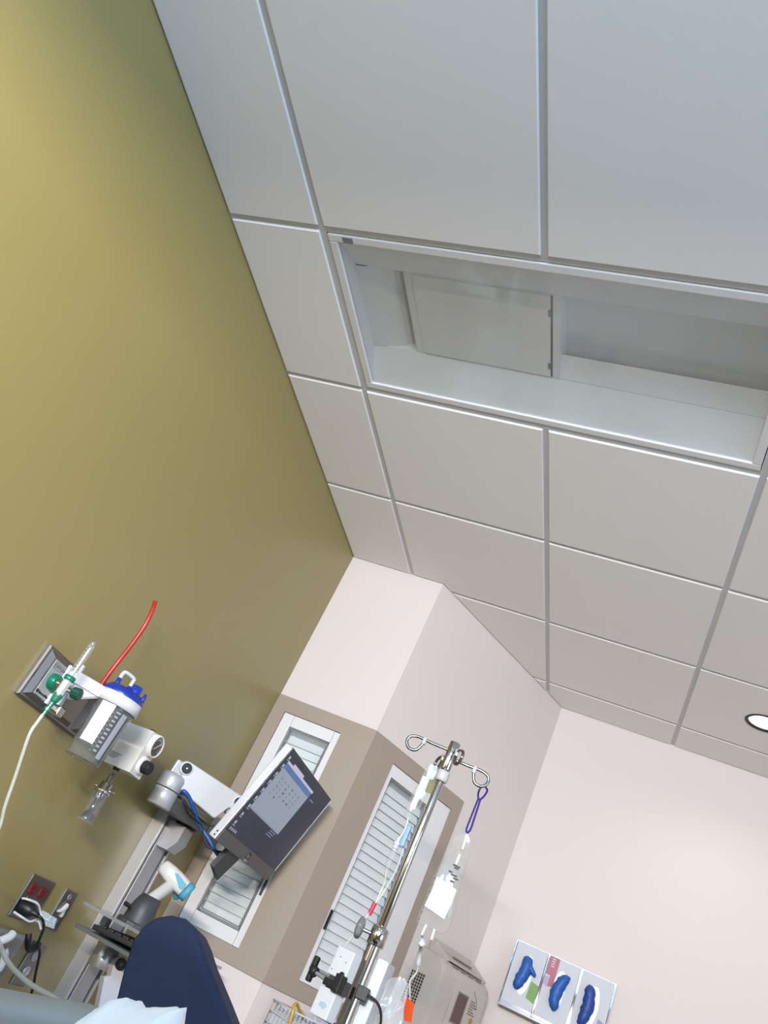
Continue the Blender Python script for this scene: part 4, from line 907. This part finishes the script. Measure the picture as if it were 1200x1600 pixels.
# ================================================================ GLOVE DISPENSER ON THE BACK WALL
GH = thing('glove_holder', (1.32, 0.92, 1.42), 'clear acrylic holder for three glove boxes on the white back wall', 'glove holder')
gx0, gx1, gz0, gz1, gyf = 1.118, 1.535, 1.412, 1.668, 0.835
B().box((gx0, 0.914, gz0), (gx1, 0.9195, gz1)).build('back_panel', ACRYL, GH)
for k in range(4): xx = gx0 + (gx1-gx0-.003)*k/3; B().box((xx, gyf, gz0), (xx+.003, 0.914, gz1-.008)).build('divider', ACRYL, GH)
B().box((gx0, gyf, gz0-.004), (gx1, 0.919, gz0), .001).build('base_shelf', mat('white_acrylic', (0.80, 0.82, 0.86), 0.2), GH)
B().box((gx0, gyf-.003, gz0-.004), (gx1, gyf, gz0+.016), .001).build('front_lip', ACRYL, GH)
bw_ = (gx1-gx0-.003)/3
info = [('leftmost of the three white glove boxes, with a green patch', 'blue glove poking out of the leftmost glove box, with a side bulge', LIME),
        ('middle white glove box with a pink corner in the clear holder', 'blue glove poking out of the middle glove box', PINK),
        ('rightmost white glove box with a lilac patch in the clear holder', 'dark blue glove poking out of the rightmost glove box', LILAC)]
gpaths = [[(1.180, 1.612), (1.186, 1.585), (1.184, 1.55), (1.174, 1.515), (1.170, 1.485)],
          [(1.346, 1.608), (1.336, 1.585), (1.325, 1.55), (1.322, 1.51), (1.332, 1.472)],
          [(1.440, 1.612), (1.448, 1.580), (1.452, 1.54), (1.448, 1.50), (1.440, 1.465)]]
GLOVED = mat('dark_blue_nitrile', (0.012, 0.065, 0.36), 0.5, var=0.12, scale=60, bump=0.2, bscale=90)
for k in range(3):
    x0 = gx0 + .006 + k*bw_; x1 = x0 + bw_ - .009
    gb = thing('glove_box', ((x0+x1)/2, 0.88, gz0), info[k][0], 'glove box', 'glove boxes in the clear holder')
    B().box((x0, gyf+.008, gz0), (x1, 0.912, gz1-.010), .001).build('carton', CARD, gb)
    yq = gyf + .0076
    cx_ = (x0+x1)/2
    pts = [(cx_ + .026*math.cos(t/24*2*math.pi), yq, 1.545 + .075*math.sin(t/24*2*math.pi)) for t in range(24)]
    B().prism(pts, (0, .0006, 0)).build('opening', mat('film_slit', (0.62, 0.66, 0.74), 0.3), gb)
    if k == 0:
        B().prism([(x1-.038, yq, 1.47), (x1-.001, yq, 1.46), (x1-.001, yq, 1.528), (x1-.034, yq, 1.535)], (0, .0006, 0)).build('printed_patch', info[k][2], gb)
    elif k == 1:
        B().prism([(x0+.001, yq, 1.585), (x0+.042, yq, 1.585), (x0+.042, yq, 1.655), (x0+.001, yq, 1.655)], (0, .0006, 0)).build('printed_patch', info[k][2], gb)
        B().prism([(x0+.020, yq, 1.545), (x0+.040, yq, 1.545), (x0+.042, yq, 1.585), (x0+.020, yq, 1.585)], (0, .0006, 0)).build('printed_patch', info[k][2], gb)
        B().prism([(x0+.001, yq, 1.545), (x0+.020, yq, 1.540), (x0+.020, yq, 1.578), (x0+.001, yq, 1.578)], (0, .0006, 0)).build('printed_patch', mat('pale_lilac', (0.58, 0.50, 0.70), .6), gb)
        lt = B()
        for q in range(4): lt.box((x0+.012, yq-.0006, 1.645-q*.009), (x0+.026, yq, 1.6485-q*.009))
        lt.build('printed_marks', INKW, gb)
    else:
        B().prism([(x1-.030, yq, 1.42), (x1-.001, yq, 1.42), (x1-.001, yq, 1.505), (x1-.030, yq, 1.515)], (0, .0006, 0)).build('printed_patch', info[k][2], gb)
    # crumpled glove bulging from the opening
    path = gpaths[k]; rings = []; n = len(path); random.seed(20+k)
    N = 15
    for i in range(N+1):
        t = i/N*(n-1); a = min(int(t), n-2); u_ = t-a
        x = path[a][0]*(1-u_) + path[a+1][0]*u_; z = path[a][1]*(1-u_) + path[a+1][1]*u_
        s_ = i/N; rad = .024*(math.sin(math.pi*min(1, max(0, .08 + s_*.86)))**.35)*(1 + .06*math.sin(i*2.1+k))
        if i in (0, N): rad *= .45
        rings.append([V((x + rad*math.cos(q/16*2*math.pi)*(1 + .08*math.sin(3*q+i)), gyf - .006 + .024*(rad/.021)*math.sin(q/16*2*math.pi)*.8, z + .004*math.sin(q*1.3 + i))) for q in range(16)])
    g_ = B().ring_sweep(rings)
    if k == 0:
        g_.tube([(1.190, gyf-.010, 1.585), (1.208, gyf-.012, 1.570), (1.222, gyf-.012, 1.560), (1.226, gyf-.008, 1.556)], lambda t: .014*(1-t*.6), 10)
    tag(g_.build('blue_glove', GLOVED if k == 2 else GLOVE), info[k][1], 'glove', 'blue gloves in the dispenser')

# ================================================================ WIRE BASKET UNDER THE ANGLED WINDOW
WB = thing('wire_basket', WF @ V((0.24, 0, 0.9)), 'white wire basket of supplies hung below the angled window', 'basket')
bz0, bz1, bs0, bs1, by0, by1 = 0.94, 1.070, 0.068, 0.375, 0.012, 0.145
rim = B(WF)
for z in (bz1, bz0): rim.tube([(bs0, by0, z), (bs1, by0, z), (bs1, by1, z), (bs0, by1, z)], .0028, 8, smooth_path=False, closed=True)
rim.build('rim', WHITEP, WB)
wm = B(WF)
for k in range(17): x = bs0 + (bs1-bs0)*k/16; wm.tube([(x, by1, bz1), (x, by1, bz0), (x, by0, bz0), (x, by0, bz1)], .0014, 5, smooth_path=False)
for k in range(1, 7): y = by0 + (by1-by0)*k/7; wm.tube([(bs0, y, bz1), (bs0, y, bz0), (bs1, y, bz0), (bs1, y, bz1)], .0014, 5, smooth_path=False)
for k in range(1, 4): z = bz0 + (bz1-bz0)*k/4; wm.tube([(bs0, by0, z), (bs1, by0, z), (bs1, by1, z), (bs0, by1, z)], .0014, 5, smooth_path=False, closed=True)
wm.build('wire_mesh', WHITEP, WB)
B(WF).box((bs0+.05, 0, bz1-.02), (bs0+.08, by0, bz1), .001).box((bs1-.08, 0, bz1-.02), (bs1-.05, by0, bz1), .001).build('wall_clip', WHITEP, WB)
packs = [('blue and white packet standing at the front of the wire basket', 0.078, 0.120, 0.02, 0.13, 1.045, CARD), ('white packet behind the first one in the wire basket', 0.126, 0.165, 0.02, 0.13, 1.052, mat('pale_pack', (.70, .74, .80), .5)),
         ('pale crumpled bag bulging at the middle of the wire basket', 0.172, 0.265, 0.02, 0.13, 1.075, mat('crumpled_white', (.72, .74, .78), .5, bump=.4, bscale=60)), ('dark blue folded pack at the right end of the wire basket', 0.285, 0.36, 0.02, 0.135, 1.085, mat('pack_navy', (.02, .03, .20), .5))]
for lb_, a, b_, c, d, z, m_ in packs:
    pk = thing('supply_pack', WF @ V(((a+b_)/2, (c+d)/2, bz0+.003)), lb_, 'packet', 'packets in the wire basket')
    top = [V((a + (b_-a)*i/5, c, z + .006*math.sin(i*2.3 + a*50))) for i in range(6)]
    pp = B(WF).prism([V((b_, c, bz0+.003)), V((a, c, bz0+.003))] + top, (0, d-c, 0), .004).build('wrapper', m_, pk)
    if m_ is CARD: B(WF).box((a+.002, d, bz0+.01), (b_-.002, d+.001, bz0+.075)).build('blue_print', mat('pack_blue', (.01, .16, .55), .5), pk)
    if 'pale crumpled' in lb_: B(WF).box((a+.01, d, z-.03), (a+.03, d+.001, z-.018)).build('black_print', INKB, pk)
tag(B(WF).tube([(0.052, .152, 0.93), (0.046, .154, 1.01), (0.040, .150, 1.066), (0.044, .140, 1.088), (0.066, .128, 1.092), (0.090, .12, 1.082), (0.110, .115, 1.076), (0.140, .11, 1.066)], .0055, 10).build('yellow_tubing', YELLOW),
    'yellow tubing arched over the near corner of the wire basket', 'tubing')

# ================================================================ NAVY CHAIR BACK AND BED
CN = V((-0.252, -0.956, 0.151)).normalized(); CU = V((0.967, -0.254, 0)).normalized(); CW = CN.cross(CU); CW = CW if CW.z > 0 else -CW
CF = frame((0.737, -1.418, 1.109), CU, CW, CU.cross(CW))
CH = thing('recliner_chair', (0.78, -1.45, 0), 'navy blue padded chair with rounded tapering backrest beside the bed', 'chair')
outl = [(-.010, -.62), (-.045, -.25), (-.0843, -.116), (-.115, -.058), (-.1344, -.010), (-.131, .019), (-.1146, .0437), (-.088, .059), (-.0566, .0645), (-.0242, .0578), (.004, .043), (.0365, .0220), (.1095, -.018), (.1649, -.050), (.2166, -.085), (.25, -.14), (.26, -.25), (.26, -.62)]
zf = (CU.cross(CW)).dot(CN)      # +1 when local z is the front
bk = B(CF)
def ins(pts, e):
    c = V((.06, -.25)); out = []
    n = len(pts)
    for i in range(n):
        p0, p1, p2 = V(pts[i-1]), V(pts[i]), V(pts[(i+1) % n]); t = (p2-p0).normalized(); nrm = V((-t.y, t.x))
        if nrm.dot(c-p1) < 0: nrm = -nrm
        out.append(p1 + nrm*e)
    return out
sg = 1 if zf > 0 else -1
rings = []
for e, z in ((.020, -.075), (.006, -.070), (0, -.060), (0, -.016), (.004, -.006), (.012, 0.0)):
    rings.append([V((p.x, p.y, z*sg)) for p in ins(outl, e)])
bk.ring_sweep(rings, True, False); bo = bk.build('backrest', NAVY, CH)
B().box((0.56, -1.92, 0.38), (0.92, -1.45, 0.49), .03).build('seat', NAVY, CH)
B().box((0.58, -1.90, 0.30), (0.90, -1.42, 0.38), .01).build('seat_frame', GREYP, CH)
for x in (0.60, 0.86):
    for y in (-1.86, -1.46): B().cyl((x, y, 0), (x, y, 0.31), .018, 14).build('leg', GREYP, CH)

BD = thing('hospital_bed', (1.45, -3.0, 0), 'hospital bed with grey side rail in the foreground', 'bed')
B().box((1.0, -4.1, 0.52), (1.92, -1.95, 0.68), .04).build('mattress', mat('mattress_blue', (.10, .14, .22), .6), BD)
B().box((0.98, -4.1, 0.38), (1.94, -1.93, 0.52), .02).build('bed_frame', RAILP, BD)
B().prism([(0.94, -3.24, 0.68), (0.94, -3.14, 0.68), (0.94, -3.30, 1.60), (0.94, -3.40, 1.60)], (0.99, 0, 0), .01).build('added_shade_backrest', MATS['mattress_blue'], BD)  # unseen upright slab added to block key light from the sheet
for x in (1.05, 1.85):
    for y in (-3.95, -2.08): B().cyl((x, y, 0.0), (x, y, 0.39), .03, 16).build('bed_leg', GREYP, BD)
rl = [(0.80, -2.315, 1.036), (0.90, -2.302, 1.054), (0.963, -2.291, 1.0665), (0.989, -2.284, 1.0735), (1.015, -2.277, 1.0815), (1.035, -2.271, 1.087), (1.056, -2.267, 1.090), (1.075, -2.262, 1.086), (1.09, -2.258, 1.070)]
rg = []
for p in rl:
    p = V(p); rg.append([p + V((0, .022*math.cos(a) + .012*0, -.022 + .022*math.sin(a))) for a in [math.radians(180 - k*18) for k in range(11)]] + [p + V((0, .030, -.30)), p + V((0, -.030, -.30))])
B().ring_sweep(rg, True, True).build('side_rail', RAILP, BD)
B().box((0.96, -2.31, 0.45), (1.02, -2.23, 0.80), .01).build('rail_post', RAILP, BD)

SH = []; NX, NY = 60, 44
vs_ = []; fs = []
from mathutils import noise
def ridge(x):
    t = [(1.030, 1.060), (1.050, 1.088), (1.062, 1.101), (1.072, 1.1035), (1.083, 1.106), (1.096, 1.1125), (1.104, 1.112), (1.111, 1.107), (1.114, 1.098), (1.125, 1.06), (1.20, 0.98), (1.5, 0.86), (1.9, .78)]
    for (a, za), (b, zb) in zip(t, t[1:]):
        if x <= b: return za + (zb-za)*max(0, (x-a)/(b-a))
    return .78
xs_ = [1.030 + .10*(i/39) for i in range(40)] + [1.13 + .77*((i+1)/(NX-40+0.0))**1.3 for i in range(NX-40)]
ys_ = [-2.60 + .60*j/(NY-1) for j in range(NY)]
for x in xs_:
    for y in ys_:
        r = ridge(x); d = y - (-2.258 + .05*(1.1-x)); base = .70
        fall = math.exp(-(d/.10)**2) if d > 0 else math.exp(-(d/.16)**2)
        wr = noise.noise(V((x*38, y*22, 1.7)))*.006 + abs(noise.noise(V((x*70 + y*30, y*26, 4.1))))*.009 + noise.noise(V((x*150, y*60, 2.2)))*.003
        vs_.append((x + .012*noise.noise(V((x*15, y*15, 9)))*(x > 1.04), y, base + (r-base)*fall + wr*(.4+fall)))
for i in range(NX-1):
    for j in range(NY-1): fs.append((i*NY+j, (i+1)*NY+j, (i+1)*NY+j+1, i*NY+j+1))
sh = B(); sh.add(vs_, fs, True); k = len(vs_)
so = sh.build('bed_sheet', SHEET)
sm = so.modifiers.new('thickness', 'SOLIDIFY'); sm.thickness = 0.004; sm.offset = -1
tag(so, 'crumpled white bed sheet heaped over the grey bed rail', 'sheet')
